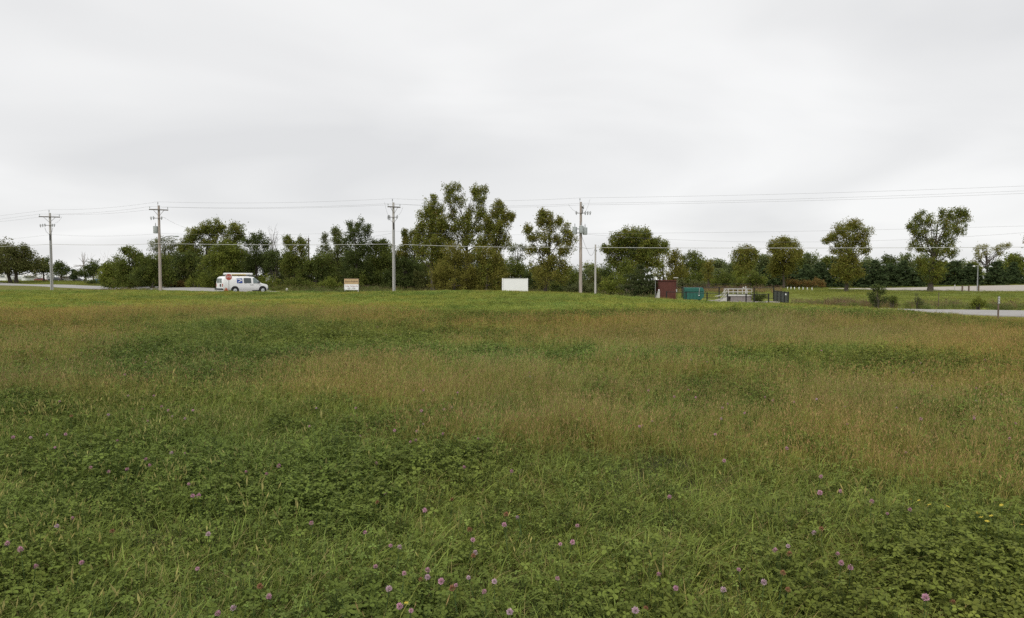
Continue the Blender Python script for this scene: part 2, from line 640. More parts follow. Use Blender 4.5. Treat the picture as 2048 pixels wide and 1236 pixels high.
rp.color_ramp.elements[1].position, rp.color_ramp.elements[1].color = 0.7, (1.3, 1.27, 1.2, 1)
l.new(nz.outputs['Fac'], rp.inputs['Fac'])
mx = n.new('ShaderNodeMix')
mx.data_type, mx.blend_type = 'RGBA', 'MULTIPLY'
mx.inputs[0].default_value = 1
l.new(a_.outputs['Color'], mx.inputs[6])
l.new(rp.outputs['Color'], mx.inputs[7])
l.new(mx.outputs[2], b.inputs['Base Color'])
b.inputs['Roughness'].default_value = 0.95
b.inputs['Specular IOR Level'].default_value = 0.1
bp = n.new('ShaderNodeBump')
bp.inputs['Strength'].default_value = 0.7
bp.inputs['Distance'].default_value = 0.08
l.new(nz.outputs['Fac'], bp.inputs['Height'])
l.new(bp.outputs[0], b.inputs['Normal'])
me.materials.append(m)
ground = bpy.data.objects.new('ground', me)
COL.objects.link(ground)
tag(ground, kind='structure')


def ribbon(name, left, right, lift, mat, nseg=8, cross=6):
    """sheet between two ground polylines (x, y), laid on the terrain"""
    L = []
    for i in range(len(left) - 1):
        for k in range(nseg):
            t = k / nseg
            L.append((Vector(left[i]).lerp(Vector(left[i + 1]), t), Vector(right[i]).lerp(Vector(right[i + 1]), t)))
    L.append((Vector(left[-1]), Vector(right[-1])))
    vs, fs = [], []
    for a, c in L:
        for k in range(cross + 1):
            q = a.lerp(c, k / cross)
            vs.append((q.x, q.y))
    va = np.array(vs)
    z = gz(va[:, 0], va[:, 1]) + lift
    w = cross + 1
    for i in range(len(L) - 1):
        for k in range(cross):
            fs.append((i * w + k, i * w + k + 1, (i + 1) * w + k + 1, (i + 1) * w + k))
    nv = len(vs)
    vs3 = [(va[i, 0], va[i, 1], z[i]) for i in range(nv)]
    # skirt down into the ground on both long sides
    for side in (0, cross):
        base = len(vs3)
        for i in range(len(L)):
            p = vs3[i * w + side]
            vs3.append((p[0], p[1], p[2] - 0.25))
        for i in range(len(L) - 1):
            fs.append((i * w + side, (i + 1) * w + side, base + i + 1, base + i))
    mb = MB().add(vs3, fs)
    o = mb.build(name, mat, smooth=False)
    return tag(o, kind='structure')


m_road = pmat('road_concrete', (0.30, 0.29, 0.275), 0.9, var=0.10, scale=0.6, bump=0.1)
m_lot = pmat('lot_concrete', (0.36, 0.325, 0.285), 0.9, var=0.08, scale=0.25)
rl = [(colX(r[0], r[1], r[2]), r[1]) for r in ROAD]
rr_ = [(colX(r[0], r[3], r[4]), r[3]) for r in ROAD]
ribbon('road', rl, rr_, 0.07, m_road)
lot_near = [(1655, 130), (1750, 113.5), (1830, 107.5), (1900, 105), (1955, 99.5), (2050, 99), (2350, 99)]
lot_far = [(1655, 150), (1750, 150), (1830, 150), (1900, 150), (1955, 150), (2050, 150), (2350, 150)]
ribbon('parking_lot', [(colX(a, y), y) for a, y in lot_near], [(colX(a, y), y) for a, y in lot_far], 0.07, m_lot)

# ------------------------------------------------------------------ meadow plants (small meshes, scattered as one stuff object)
rng = np.random.RandomState(11)
PROTO = []


def blades(n, rad, hmin, hmax, wid, lean, cols, nseg=3, upright=0.0, seedhead=None, arch=0.6):
    V, Fc, C = [], [], []
    for i in range(n):
        r = rad * math.sqrt(rng.rand())
        a = rng.rand() * 6.283
        bx, by = r * math.cos(a), r * math.sin(a)
        az_ = rng.rand() * 6.283
        h = hmin + (hmax - hmin) * rng.rand()
        ln = lean * (0.3 + rng.rand())
        w = wid * (0.6 + 0.7 * rng.rand())
        dx, dy = math.cos(az_), math.sin(az_)
        sx, sy = -dy, dx
        c = np.array(cols[rng.randint(len(cols))]) * (0.75 + 0.5 * rng.rand())
        o = len(V)
        for k in range(nseg + 1):
            t = k / nseg
            out = ln * h * t ** 1.7
            z = h * (t - arch * ln * 0.55 * t * t * t)
            ww = w * (1 - t) ** 0.6 if k < nseg else w * 0.08
            if k == 0:
                ww = w * 0.7
            tw = 0.5 * t
            V.append((bx + dx * out - sx * ww / 2, by + dy * out - sy * ww / 2, max(z - ww * tw * 0.3, -0.01)))
            V.append((bx + dx * out + sx * ww / 2, by + dy * out + sy * ww / 2, max(z + ww * tw * 0.3, -0.01)))
        for k in range(nseg):
            Fc.append((o + 2 * k, o + 2 * k + 1, o + 2 * k + 3, o + 2 * k + 2))
            C.append(c * (0.85 + 0.3 * k / nseg))
        if seedhead is not None and rng.rand() < seedhead[0]:
            hl, hw, hc = seedhead[1] * (0.6 + 0.6 * rng.rand()), seedhead[2] * (0.7 + 0.6 * rng.rand()), np.array(seedhead[3]) * (0.8 + 0.4 * rng.rand())
            tx, ty, tz = bx + dx * ln * h, by + dy * ln * h, V[-1][2]
            e = (tx + dx * hl * 0.4, ty + dy * hl * 0.4, tz + hl * (0.9 if ln < 0.5 else 0.5))
            mid = ((tx + e[0]) / 2, (ty + e[1]) / 2, (tz + e[2]) / 2)
            for q in range(2):
                ux, uy = (sx, sy) if q == 0 else (dx, dy)
                o = len(V)
                V += [(tx, ty, tz), (mid[0] + ux * hw / 2, mid[1] + uy * hw / 2, mid[2]), e, (mid[0] - ux * hw / 2, mid[1] - uy * hw / 2, mid[2])]
                Fc.append((o, o + 1, o + 2, o + 3))
                C.append(hc)
    return V, Fc, C


def clover(n, rad, hmin, hmax, size, cols):
    V, Fc, C = [], [], []
    for i in range(n):
        r = rad * math.sqrt(rng.rand())
        a = rng.rand() * 6.283
        h = hmin + (hmax - hmin) * rng.rand()
        cx_, cy_ = r * math.cos(a), r * math.sin(a)
        c = np.array(cols[rng.randint(len(cols))]) * (0.75 + 0.5 * rng.rand())
        tilt = Matrix.Rotation(rng.randn() * 0.35, 3, 'X') @ Matrix.Rotation(rng.randn() * 0.35, 3, 'Y')
        a0 = rng.rand() * 6.283
        s = size * (0.65 + 0.6 * rng.rand())
        for q in range(3):
            rot = tilt @ Matrix.Rotation(a0 + q * 2.094 + rng.randn() * 0.15, 3, 'Z')
            fold = 0.10 + 0.25 * rng.rand()
            pts = [(0.06, 0, 0), (0.45, 0.32, fold * 0.32), (0.85, 0.27, fold * 0.2), (1.0, 0.0, -0.1), (0.85, -0.27, fold * 0.2), (0.45, -0.32, fold * 0.32)]
            o = len(V)
            for p in pts:
                w = rot @ Vector(p) * s
                V.append((cx_ + w.x, cy_ + w.y, h + w.z))
            Fc += [(o, o + 3, o + 2, o + 1), (o, o + 5, o + 4, o + 3)]
            cc = c * (0.92 + 0.16 * rng.rand())
            C += [cc, cc * 0.93]
        o = len(V)
        w = 0.0012
        bx, by = cx_ * 0.5, cy_ * 0.5
        V += [(bx - w, by, 0), (bx + w, by, 0), (cx_ + w, cy_, h), (cx_ - w, cy_, h)]
        Fc.append((o, o + 1, o + 2, o + 3))
        C.append(np.array([0.07, 0.10, 0.03]))
    return V, Fc, C


def join(*parts):
    V, Fc, C = [], [], []
    for v, f, c in parts:
        o = len(V)
        V += v
        Fc += [tuple(i + o for i in q) for q in f]
        C += list(c)
    return V, Fc, C


plants = bpy.data.collections.new('meadow_plants')      # only the source of the scatter, not linked to the scene


def proto(kind, geo):
    i = len(PROTO)
    nm = 'meadow_plant_%03d' % i
    me = poly_mesh(nm, geo[0], geo[1], geo[2], M['meadow'])
    o = bpy.data.objects.new(nm, me)
    plants.objects.link(o)
    PROTO.append(kind)


GREEN = [(0.179, 0.208, 0.036), (0.204, 0.230, 0.042), (0.144, 0.174, 0.031), (0.238, 0.242, 0.055), (0.174, 0.217, 0.039)]
LUSH = [(0.169, 0.220, 0.042), (0.197, 0.246, 0.049), (0.143, 0.184, 0.038)]
DRY = [(0.330, 0.253, 0.075), (0.290, 0.228, 0.065), (0.354, 0.289, 0.093), (0.255, 0.253, 0.061), (0.235, 0.253, 0.054), (0.225, 0.259, 0.052)]
STRAW = [(0.431, 0.349, 0.152), (0.345, 0.277, 0.109)]
CLO = [(0.125, 0.158, 0.030), (0.142, 0.174, 0.035), (0.108, 0.134, 0.028), (0.155, 0.186, 0.038)]  # near clover, darker than far_clover: foreground shade put into the leaf colour
for _ in range(5):
    proto('grass', blades(16, 0.10, 0.10, 0.27, 0.0058, 0.95, GREEN + [STRAW[1]], 4))
for _ in range(3):
    proto('broad', blades(9, 0.08, 0.12, 0.30, 0.010, 1.1, [(0.207, 0.251, 0.053), (0.250, 0.287, 0.066), (0.180, 0.226, 0.049)], 4, arch=0.75))
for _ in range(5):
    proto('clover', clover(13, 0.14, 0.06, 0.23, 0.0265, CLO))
for _ in range(4):
    proto('dry', blades(22, 0.12, 0.16, 0.40, 0.0030, 0.45, DRY, 3, seedhead=(0.3, 0.05, 0.008, (0.356, 0.246, 0.109)), arch=0.3))
for _ in range(2):
    proto('foxtail', join(blades(6, 0.07, 0.25, 0.40, 0.003, 0.4, [(0.218, 0.241, 0.055)], 3, seedhead=(1.0, 0.07, 0.009, (0.356, 0.307, 0.109)), arch=0.3),
                          blades(7, 0.09, 0.12, 0.28, 0.007, 0.8, GREEN, 3)))
for _ in range(2):
    proto('sprig', clover(22, 0.17, 0.03, 0.20, 0.018, [(0.164, 0.215, 0.049), (0.197, 0.241, 0.057)]))
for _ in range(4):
    proto('far_grass', blades(110, 0.42, 0.09, 0.24, 0.011, 0.9, [(0.244, 0.277, 0.051), (0.276, 0.302, 0.059), (0.207, 0.241, 0.044), (0.314, 0.313, 0.075)], 2))  # brighter than the near grass: light on distant tops painted into the colour
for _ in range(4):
    proto('far_dry', blades(130, 0.42, 0.10, 0.28, 0.009, 0.8, [(0.388, 0.292, 0.083), (0.345, 0.262, 0.075), (0.399, 0.317, 0.104), (0.293, 0.287, 0.066), (0.271, 0.292, 0.059), (0.345, 0.246, 0.077), (0.261, 0.287, 0.057)], 2))  # dry grass lightened likewise, painted as better lit with distance
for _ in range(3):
    proto('far_clover', clover(80, 0.42, 0.04, 0.19, 0.040, [(0.180, 0.241, 0.046), (0.207, 0.266, 0.053), (0.154, 0.210, 0.042)]))  # clover with the same painted light in its colour
for _ in range(3):
    proto('weed', join(blades(50, 0.40, 0.30, 0.75, 0.016, 0.5, [(0.175, 0.199, 0.050), (0.218, 0.220, 0.060), (0.149, 0.174, 0.044)], 3,
                              seedhead=(0.25, 0.14, 0.03, (0.218, 0.174, 0.098))), clover(40, 0.4, 0.15, 0.5, 0.07, [(0.132, 0.169, 0.044)])))
for _ in range(3):
    proto('weed_brown', blades(60, 0.40, 0.30, 0.85, 0.015, 0.45, [(0.261, 0.179, 0.087), (0.218, 0.179, 0.077), (0.175, 0.179, 0.060), (0.293, 0.210, 0.109)], 3,
                               seedhead=(0.4, 0.14, 0.04, (0.164, 0.102, 0.082))))
for _ in range(3):
    proto('turf', blades(120, 0.9, 0.05, 0.11, 0.022, 0.9, [(0.201, 0.220, 0.046), (0.223, 0.241, 0.053), (0.175, 0.199, 0.042)], 2))
IDX = {}
for i, k in enumerate(PROTO):
    IDX.setdefault(k, []).append(i)

pts = {'x': [], 'y': [], 'k': [], 's': []}


def sample(y0, y1, dens, xfac=0.80, xadd=3.0):
    wmax = xfac * y1 + xadd
    n_ = int(2 * wmax * (y1 - y0) * dens)
    Y = y0 + (y1 - y0) * rng.rand(n_)
    X = (rng.rand(n_) * 2 - 1) * wmax
    k = np.abs(X) < xfac * Y + xadd
    return X[k], Y[k]


def put(X, Y, kind, smin, smax):
    if len(X) == 0:
        return
    ids = np.array(IDX[kind])
    pts['x'].append(X)
    pts['y'].append(Y)
    pts['k'].append(ids[rng.randint(len(ids), size=len(X))])
    pts['s'].append(smin + (smax - smin) * rng.rand(len(X)))


def infield(X, Y):
    return Y < road_near(pxof(X, Y)) - 0.4


# near: single tufts
for y0, y1, dens, sc in [(0.9, 5, 440, 0.92), (5, 10, 270, 1.0), (10, 20, 120, 1.25), (20, 32, 55, 1.5)]:
    X, Y = sample(y0, y1, dens * 1.1)
    gap = vnoise(X, Y, 0.42, 2) * 0.6 + vnoise(X, Y, 1.1, 0) * 0.4      # plants stand in bunches with dark gaps between
    k = infield(X, Y) & (rng.rand(len(X)) < np.clip(0.12 + 1.75 * gap, 0.2, 1.0))
    X, Y = X[k], Y[k]
    D = dryness(X, Y)
    cl = 0.5 * fnoise(X, Y, 1.8, 1) + 0.5 * fnoise(X, Y, 0.7, 3)
    u = rng.rand(len(X))
    left = np.clip((-X - 0.9) / 3.0, 0, 1) * (Y < 9)
    dry = u < D * 0.68 - 0.07
    g = ~dry
    u2 = rng.rand(len(X))
    pc = np.clip((cl - 0.42) * 4.0, 0.10, 0.70) * np.clip(1.15 - D, 0.1, 1)
    c_ = g & (u2 < pc)
    rest = g & ~c_
    u3 = rng.rand(len(X))
    fx = rest & (u3 < 0.006 + 0.10 * left)
    br = rest & ~fx & (u3 < 0.36 + 0.20 * left)
    sp = rest & ~fx & ~br & (u3 < 0.42)
    gr = rest & ~fx & ~br & ~sp
    put(X[dry], Y[dry], 'dry', 0.6 * sc, 1.05 * sc)
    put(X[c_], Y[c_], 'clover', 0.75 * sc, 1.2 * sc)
    put(X[fx], Y[fx], 'foxtail', 0.7 * sc, 1.05 * sc)
    put(X[br], Y[br], 'broad', 0.6 * sc, 1.0 * sc)
    put(X[sp], Y[sp], 'sprig', 0.8 * sc, 1.2 * sc)
    put(X[gr], Y[gr], 'grass', 0.55 * sc, 1.0 * sc)
# far: patches
for y0, y1, dens, sc in [(13, 30, 4.5, 0.8), (30, 58, 7, 0.95), (58, 92, 6, 1.05)]:
    X, Y = sample(y0, y1, dens)
    k = infield(X, Y)
    X, Y = X[k], Y[k]
    D = dryness(X, Y)
    u = rng.rand(len(X))
    dry = u < D * 0.68 - 0.05
    cl = fnoise(X, Y, 4, 1)
    c_ = ~dry & (rng.rand(len(X)) < np.clip((cl - 0.45) * 1.6, 0.04, 0.35))
    gr = ~dry & ~c_
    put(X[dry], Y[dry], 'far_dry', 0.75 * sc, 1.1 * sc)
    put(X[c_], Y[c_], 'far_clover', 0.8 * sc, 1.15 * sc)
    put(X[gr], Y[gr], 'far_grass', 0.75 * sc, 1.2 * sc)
# taller weeds on the lip of the field in front of the woods, and the left ditch
X, Y = sample(70, 82, 3.0)
q = pxof(X, Y)
k = infield(X, Y) & (q > 560) & (q < 1150) & (Y > 73) & (rng.rand(len(X)) < np.where(q < 800, 0.65, 0.25)) & (np.abs(q - 788) > 12) & ((q < 985) | (q > 1075))
put(X[k], Y[k], 'weed', 0.45, 0.8)
X, Y = sample(90, 150, 1.6)
q = pxof(X, Y)
k = infield(X, Y) & (q < 330) & (Y < 106)
put(X[k], Y[k], 'weed', 0.4, 0.65)
# beyond the road
X, Y = sample(45, 190, 1.15)
q = pxof(X, Y)
yf = road_far(q)
bey = Y > yf + 0.5
lotn = np.interp(q, [a for a, y in lot_near], [y for a, y in lot_near], left=999)
onlot = (q > 1655) & (Y > lotn - 0.4) & (Y < 150.5)
pen = (q > 1305) & (q < 1590) & (Y > 73.5) & (Y < 84)
rough_r = bey & (q > 1585) & (Y < yf + 8)
rough_m = bey & (q > 540) & (q <= 1330) & (Y < 100) & ~pen
rough_b = bey & (q > 1330) & (q < 1560) & (Y > 99) & (Y < 116)
lawnz = bey & ~rough_r & ~rough_m & ~onlot & ~pen & ((q < 215) | (q > 1320) | (Y < 100))
X2, Y2 = sample(50, 76, 4.0)
q2 = pxof(X2, Y2)
k = (q2 > 1585) & (Y2 > road_far(q2) + 0.6) & (Y2 < road_far(q2) + 8)
k = k & (rng.rand(len(X2)) < np.where(q2 < 1790, 0.85, 0.5) * np.clip(0.35 + 1.3 * fnoise(X2, Y2, 2.5, 2), 0, 1))
brn = rng.rand(len(X2)) < np.where(q2 < 1790, 0.55, 0.15)
put(X2[k & brn], Y2[k & brn], 'weed_brown', 0.45, 1.0)
put(X2[k & ~brn], Y2[k & ~brn], 'weed', 0.4, 0.85)
put(X[rough_m], Y[rough_m], 'weed', 0.7, 1.2)
k = rough_b & (rng.rand(len(X)) < 0.6)
put(X[k], Y[k], 'weed_brown', 0.7, 1.2)
put(X[lawnz], Y[lawnz], 'turf', 0.8, 1.3)

px_ = np.concatenate(pts['x'])
py_ = np.concatenate(pts['y'])
pk_ = np.concatenate(pts['k']).astype(np.int32)
ps_ = np.concatenate(pts['s'])
ps_ = (ps_ * (0.62 + 0.72 * fnoise(px_, py_, 0.8, 3)) * (0.85 + 0.3 * fnoise(px_, py_, 5, 1))).astype(np.float32)
vq = pxof(px_, py_)
low_ = np.clip((vq - 1800) / 200, 0, 1) * np.clip((py_ - 16) / 10, 0, 1) * (py_ < road_near(vq))
ps_ = (ps_ * (1 - 0.5 * low_)).astype(np.float32)
pz_ = gz(px_, py_) - 0.005
N = len(px_)
me = bpy.data.meshes.new('meadow_grass')
me.vertices.add(N)
me.vertices.foreach_set('co', np.stack([px_, py_, pz_], 1).astype(np.float32).ravel())
rot = np.zeros((N, 3), np.float32)
rot[:, 0] = rng.randn(N) * 0.12
rot[:, 1] = rng.randn(N) * 0.12
rot[:, 2] = rng.rand(N) * 6.283
me.attributes.new('rot', 'FLOAT_VECTOR', 'POINT').data.foreach_set('vector', rot.ravel())
me.attributes.new('scl', 'FLOAT', 'POINT').data.foreach_set('value', ps_)
me.attributes.new('idx', 'INT', 'POINT').data.foreach_set('value', pk_)
tn = np.ones((N, 4), np.float32)
v1 = 0.78 + 0.58 * fnoise(px_, py_, 3.5, 0) + rng.randn(N) * 0.09
warm = (fnoise(px_, py_, 6, 2) - 0.5) * 0.4
tn[:, 0] = v1 * (1 + warm)
tn[:, 1] = v1
tn[:, 2] = v1 * (1 - warm * 0.5)
me.attributes.new('tint', 'FLOAT_COLOR', 'POINT').data.foreach_set('color', tn.ravel())
meadow = bpy.data.objects.new('meadow_grass', me)
COL.objects.link(meadow)
tag(meadow, kind='stuff')
ng = bpy.data.node_groups.new('scatter', 'GeometryNodeTree')
ng.interface.new_socket('Geometry', in_out='INPUT', socket_type='NodeSocketGeometry')
ng.interface.new_socket('Geometry', in_out='OUTPUT', socket_type='NodeSocketGeometry')
gi, go = ng.nodes.new('NodeGroupInput'), ng.nodes.new('NodeGroupOutput')
ci = ng.nodes.new('GeometryNodeCollectionInfo')
ci.inputs['Collection'].default_value = plants
ci.inputs['Separate Children'].default_value = True
ci.inputs['Reset Children'].default_value = True
iop = ng.nodes.new('GeometryNodeInstanceOnPoints')
iop.inputs['Pick Instance'].default_value = True


def named(nm, typ):
    q_ = ng.nodes.new('GeometryNodeInputNamedAttribute')
    q_.data_type = typ
    q_.inputs['Name'].default_value = nm
    return q_.outputs['Attribute']


ng.links.new(gi.outputs[0], iop.inputs['Points'])
ng.links.new(ci.outputs[0], iop.inputs['Instance'])
ng.links.new(named('idx', 'INT'), iop.inputs['Instance Index'])
e2r = ng.nodes.new('FunctionNodeEulerToRotation')
ng.links.new(named('rot', 'FLOAT_VECTOR'), e2r.inputs[0])
ng.links.new(e2r.outputs[0], iop.inputs['Rotation'])
ng.links.new(named('scl', 'FLOAT'), iop.inputs['Scale'])
ng.links.new(iop.outputs[0], go.inputs[0])
md = meadow.modifiers.new('scatter', 'NODES')
md.node_group = ng
# ------------------------------------------------------------------ trees
trng = np.random.RandomState(5)
PAL = {  # leaf colours: main, light, odd (fraction)
    'oak': ((0.115, 0.143, 0.031), (0.173, 0.200, 0.041), (0.173, 0.143, 0.045), 0.05),
    'dark': ((0.078, 0.103, 0.030), (0.119, 0.147, 0.039), (0.125, 0.114, 0.045), 0.03),
    'lime': ((0.158, 0.190, 0.034), (0.226, 0.256, 0.045), (0.211, 0.181, 0.045), 0.06),
    'cotton': ((0.166, 0.186, 0.036), (0.233, 0.249, 0.047), (0.238, 0.183, 0.047), 0.12),
    'brown': ((0.187, 0.181, 0.037), (0.245, 0.226, 0.047), (0.200, 0.165, 0.045), 0.12),
    'pine': ((0.058, 0.086, 0.034), (0.089, 0.121, 0.045), (0.094, 0.110, 0.045), 0.04),
    'cedar': ((0.060, 0.078, 0.028), (0.087, 0.107, 0.036), (0.087, 0.086, 0.036), 0.05),
    'grey': ((0.139, 0.160, 0.062), (0.197, 0.213, 0.082), (0.183, 0.161, 0.082), 0.10),
    'far': ((0.150, 0.185, 0.072), (0.205, 0.240, 0.090), (0.19, 0.19, 0.08), 0.08),  # paler, bluer leaves: distance haze painted into the colour
    'pale': ((0.245, 0.247, 0.086), (0.307, 0.299, 0.109), (0.269, 0.209, 0.091), 0.15),
    'olive': ((0.108, 0.118, 0.037), (0.158, 0.167, 0.050), (0.144, 0.124, 0.049), 0.12),
    'rust': ((0.183, 0.138, 0.045), (0.226, 0.176, 0.056), (0.249, 0.133, 0.046), 0.30),
}


def unit(n):
    v = trng.randn(n, 3)
    return v / np.linalg.norm(v, axis=1)[:, None]


def leaf_quads(C, N, size, pal, tone):
    """C (n,3) centres, N (n,3) rough outward directions -> quads"""
    n = len(C)
    nn = N * 0.5 + unit(n) * 0.9
    nn /= np.linalg.norm(nn, axis=1)[:, None] + 1e-9
    t = np.cross(nn, unit(n))
    t /= np.linalg.norm(t, axis=1)[:, None] + 1e-9
    bt = np.cross(nn, t)
    s = size * (0.6 + 0.8 * trng.rand(n))[:, None]
    a = t * s * 0.62
    b_ = bt * s * 0.40
    V = np.empty((n, 4, 3))
    V[:, 0] = C - a
    V[:, 1] = C + b_ - a * 0.1
    V[:, 2] = C + a
    V[:, 3] = C - b_ - a * 0.1
    main, light, odd, fr = [np.array(q) for q in PAL[pal]]
    w = np.clip(tone + trng.randn(n) * 0.22, 0, 1)[:, None]
    c = main * (1 - w) + light * w
    o = trng.rand(n) < fr
    c[o] = odd
    c = c * (0.75 + 0.5 * trng.rand(n))[:, None]
    return V.reshape(-1, 3), c


LEAF_SCALE = 0.64


def crown_geo(lobes, pal, leaf=0.2, dens=1.0, sub=9, spiky=0.0, droop=0.0, hollow=0.5, subr=(0.32, 0.56)):
    """lobes: list of (centre Vector, (rx, ry, rz)); leaves sit in clumps on sub-lobes of each lobe.
    returns verts, colours, list of sub-lobe centres (for limbs)"""
    leaf = leaf * LEAF_SCALE
    VV, CC, heads = [], [], []
    for c, r in lobes:
        c, r = np.array(c), np.array(r)
        rm = r.mean()
        k = max(5, int(sub * 1.5 * (0.7 + 0.12 * rm)))
        d = unit(k)
        rad = hollow + (0.92 - hollow) * trng.rand(k)
        sc = c + d * r * rad[:, None]
        if spiky:
            up = d[:, 2] > 0.0
            sc[up, 2] += spiky * r[2] * trng.rand(up.sum()) * 0.30
        sr = (subr[0] + (subr[1] - subr[0]) * trng.rand(k)) * rm * 1.0
        ltone = trng.randn() * 0.10
        for i in range(k):
            heads.append(Vector(sc[i]))
            ax = d[i] * 0.8 + np.array([0, 0, 0.25 + spiky * 1.3]) + trng.randn(3) * 0.3      # the way this spray of twigs grows
            ax /= np.linalg.norm(ax)
            area = 4 * sr[i] ** 2
            nc = max(7, int(area * 5.0 * dens / (leaf / 0.2) ** 2) + 3)
            g = trng.randn(nc, 3) * 0.50
            al = g @ ax
            g = g + np.outer(al, ax) * (0.45 + 0.5 * spiky)
            g *= np.minimum(1.0, 1.25 / (np.linalg.norm(g, axis=1) + 1e-6))[:, None]
            # the spray narrows to its tip
            perp = g - np.outer(g @ ax, ax)
            g = g - perp * np.clip((g @ ax) * 0.55, 0, 0.75)[:, None]
            if droop:
                g[:, 2] *= 0.55
            cc = sc[i] + g * sr[i] * (0.8 + 0.4 * trng.rand())
            nl = 8
            lc = np.repeat(cc, nl, 0) + trng.randn(nc * nl, 3) * (leaf * 1.5)
            ln = np.repeat(g, nl, 0) + d[i] * 0.5
            ln /= np.linalg.norm(ln, axis=1)[:, None] + 1e-6
            tone = 0.38 + ltone + trng.randn() * 0.20 + np.repeat(trng.randn(nc) * 0.16, nl)
            v, col = leaf_quads(lc, ln, leaf * 1.2, pal, tone)
            VV.append(v)
            CC.append(col)
    return np.concatenate(VV), np.concatenate(CC), heads


def limb_pts(a, b, sag=0.12, n=4):
    a, b = Vector(a), Vector(b)
    L = (b - a).length
    pts_ = []
    for i in range(n + 1):
        t = i / n
        p = a.lerp(b, t)
        p.z -= math.sin(t * math.pi) * L * sag
        if 0 < i < n:
            p += Vector(trng.randn(3) * L * 0.03)
        pts_.append(p)
    return pts_


def make_tree(name, label, base, Y, lobes, pal, cat='tree', trunk_r=0.22, leaf=0.2, dens=1.0, spiky=0.0, droop=0.0, sub=9, limbs=10,
              bark='bark', group=None, lean=0.0, split=0.3, hollow=0.5, depth=0.8, trunk_n=1, palmix=None, subr=(0.32, 0.56), yoff=None):
    """base: photo column of the trunk; lobes in photo pixels (px, py, rx, ry) at distance Y"""
    b0 = G(base, Y)
    root = thing(name, label, cat, b0, 0, group)
    lw = []
    for i, q in enumerate(lobes):
        dy = (trng.rand() - 0.5) * q[2] / F * Y * 0.7
        c = P(q[0], q[1], Y + dy) - b0
        rx, rz = q[2] / F * Y, q[3] / F * Y
        lw.append((c, (rx, rx * depth, rz)))
    V, C, heads = crown_geo(lw, pal, leaf, dens, sub, spiky, droop, hollow, subr)
    if palmix:
        V2, C2, h2 = crown_geo(lw, palmix, leaf, dens * 0.35, sub, spiky, droop, hollow, subr)
        V, C = np.concatenate([V, V2]), np.concatenate([C, C2])
    # trim whatever would lie under the ground
    z = V.reshape(-1, 4, 3)
    keep = z[:, :, 2].min(1) > -0.25
    V, C = z[keep].reshape(-1, 3), C[keep]
    me_ = quads_mesh('crown', V, 4, C, M['leaf'])
    cr = bpy.data.objects.new('crown', me_)
    COL.objects.link(cr)
    cr.parent = root
    # trunk and limbs
    mb = MB()
    cen = sum((c * r[0] * r[2] for c, r in lw), Vector()) / sum(r[0] * r[2] for c, r in lw)
    top = max(c.z + r[2] * 0.5 for c, r in lw)
    top = max(cen.z + (top - cen.z) * 0.5, top * 0.55)
    for tnk in range(trunk_n):
        off = Vector(((tnk - (trunk_n - 1) / 2) * trunk_r * 3.2, 0, 0))
        tp = Vector((cen.x + off.x * 3 + lean, cen.y, top))
        n_ = 7
        tpts = []
        for i in range(n_ + 1):
            t = i / n_
            p = off.lerp(tp, t)
            bend = math.sin(t * math.pi) * 0.02 * top
            p += Vector((bend * math.sin(tnk * 3 + base), bend * 0.5, 0))
            tpts.append(p)
        tpts[0].z = -0.15
        rad = [trunk_r * (1.35 if i == 0 else 1.0) * (1 - 0.85 * i / n_) for i in range(n_ + 1)]
        mb.tube(tpts, rad, 7)
        hs = list(heads)
        random.Random(int(base) + tnk).shuffle(hs)
        for h in hs[:max(0, limbs // trunk_n)]:
            t = min(0.92, max(split, (h.z / top) * (0.45 + 0.35 * trng.rand())))
            j = t * n_
            a = tpts[int(j)].lerp(tpts[min(n_, int(j) + 1)], j - int(j))
            r0 = trunk_r * (1 - 0.85 * t) * 0.55
            mb.tube(limb_pts(a, h, 0.06), [r0, r0 * 0.75, r0 * 0.55, r0 * 0.35, r0 * 0.12], 5, cap=False)
    mb.build('trunk', M[bark], root, True)
    return root


def make_shrub(name, label, base, Y, lobes, pal, leaf=0.15, dens=1.0, group=None, spiky=0.2, cat='shrub', sub=8):
    b0 = G(base, Y)
    root = thing(name, label, cat, b0, 0, group)
    lw = [(P(q[0], q[1], Y + (trng.rand() - 0.5) * q[2] / F * Y * 0.6) - b0, (q[2] / F * Y, q[2] / F * Y * 0.8, q[3] / F * Y)) for q in lobes]
    V, C, heads = crown_geo(lw, pal, leaf, dens, sub, spiky)
    z = V.reshape(-1, 4, 3)
    keep = z[:, :, 2].min(1) > -0.3
    me_ = quads_mesh('leaves', z[keep].reshape(-1, 3), 4, C[keep], M['leaf'])
    o = bpy.data.objects.new('leaves', me_)
    COL.objects.link(o)
    o.parent = root
    mb = MB()
    for h in heads[:9]:
        mb.tube(limb_pts((trng.randn() * 0.1, trng.randn() * 0.1, -0.1), h, 0.05, 3), [0.035, 0.028, 0.02, 0.008], 5, cap=False)
    mb.build('stems', M['bark'], root)
    return root


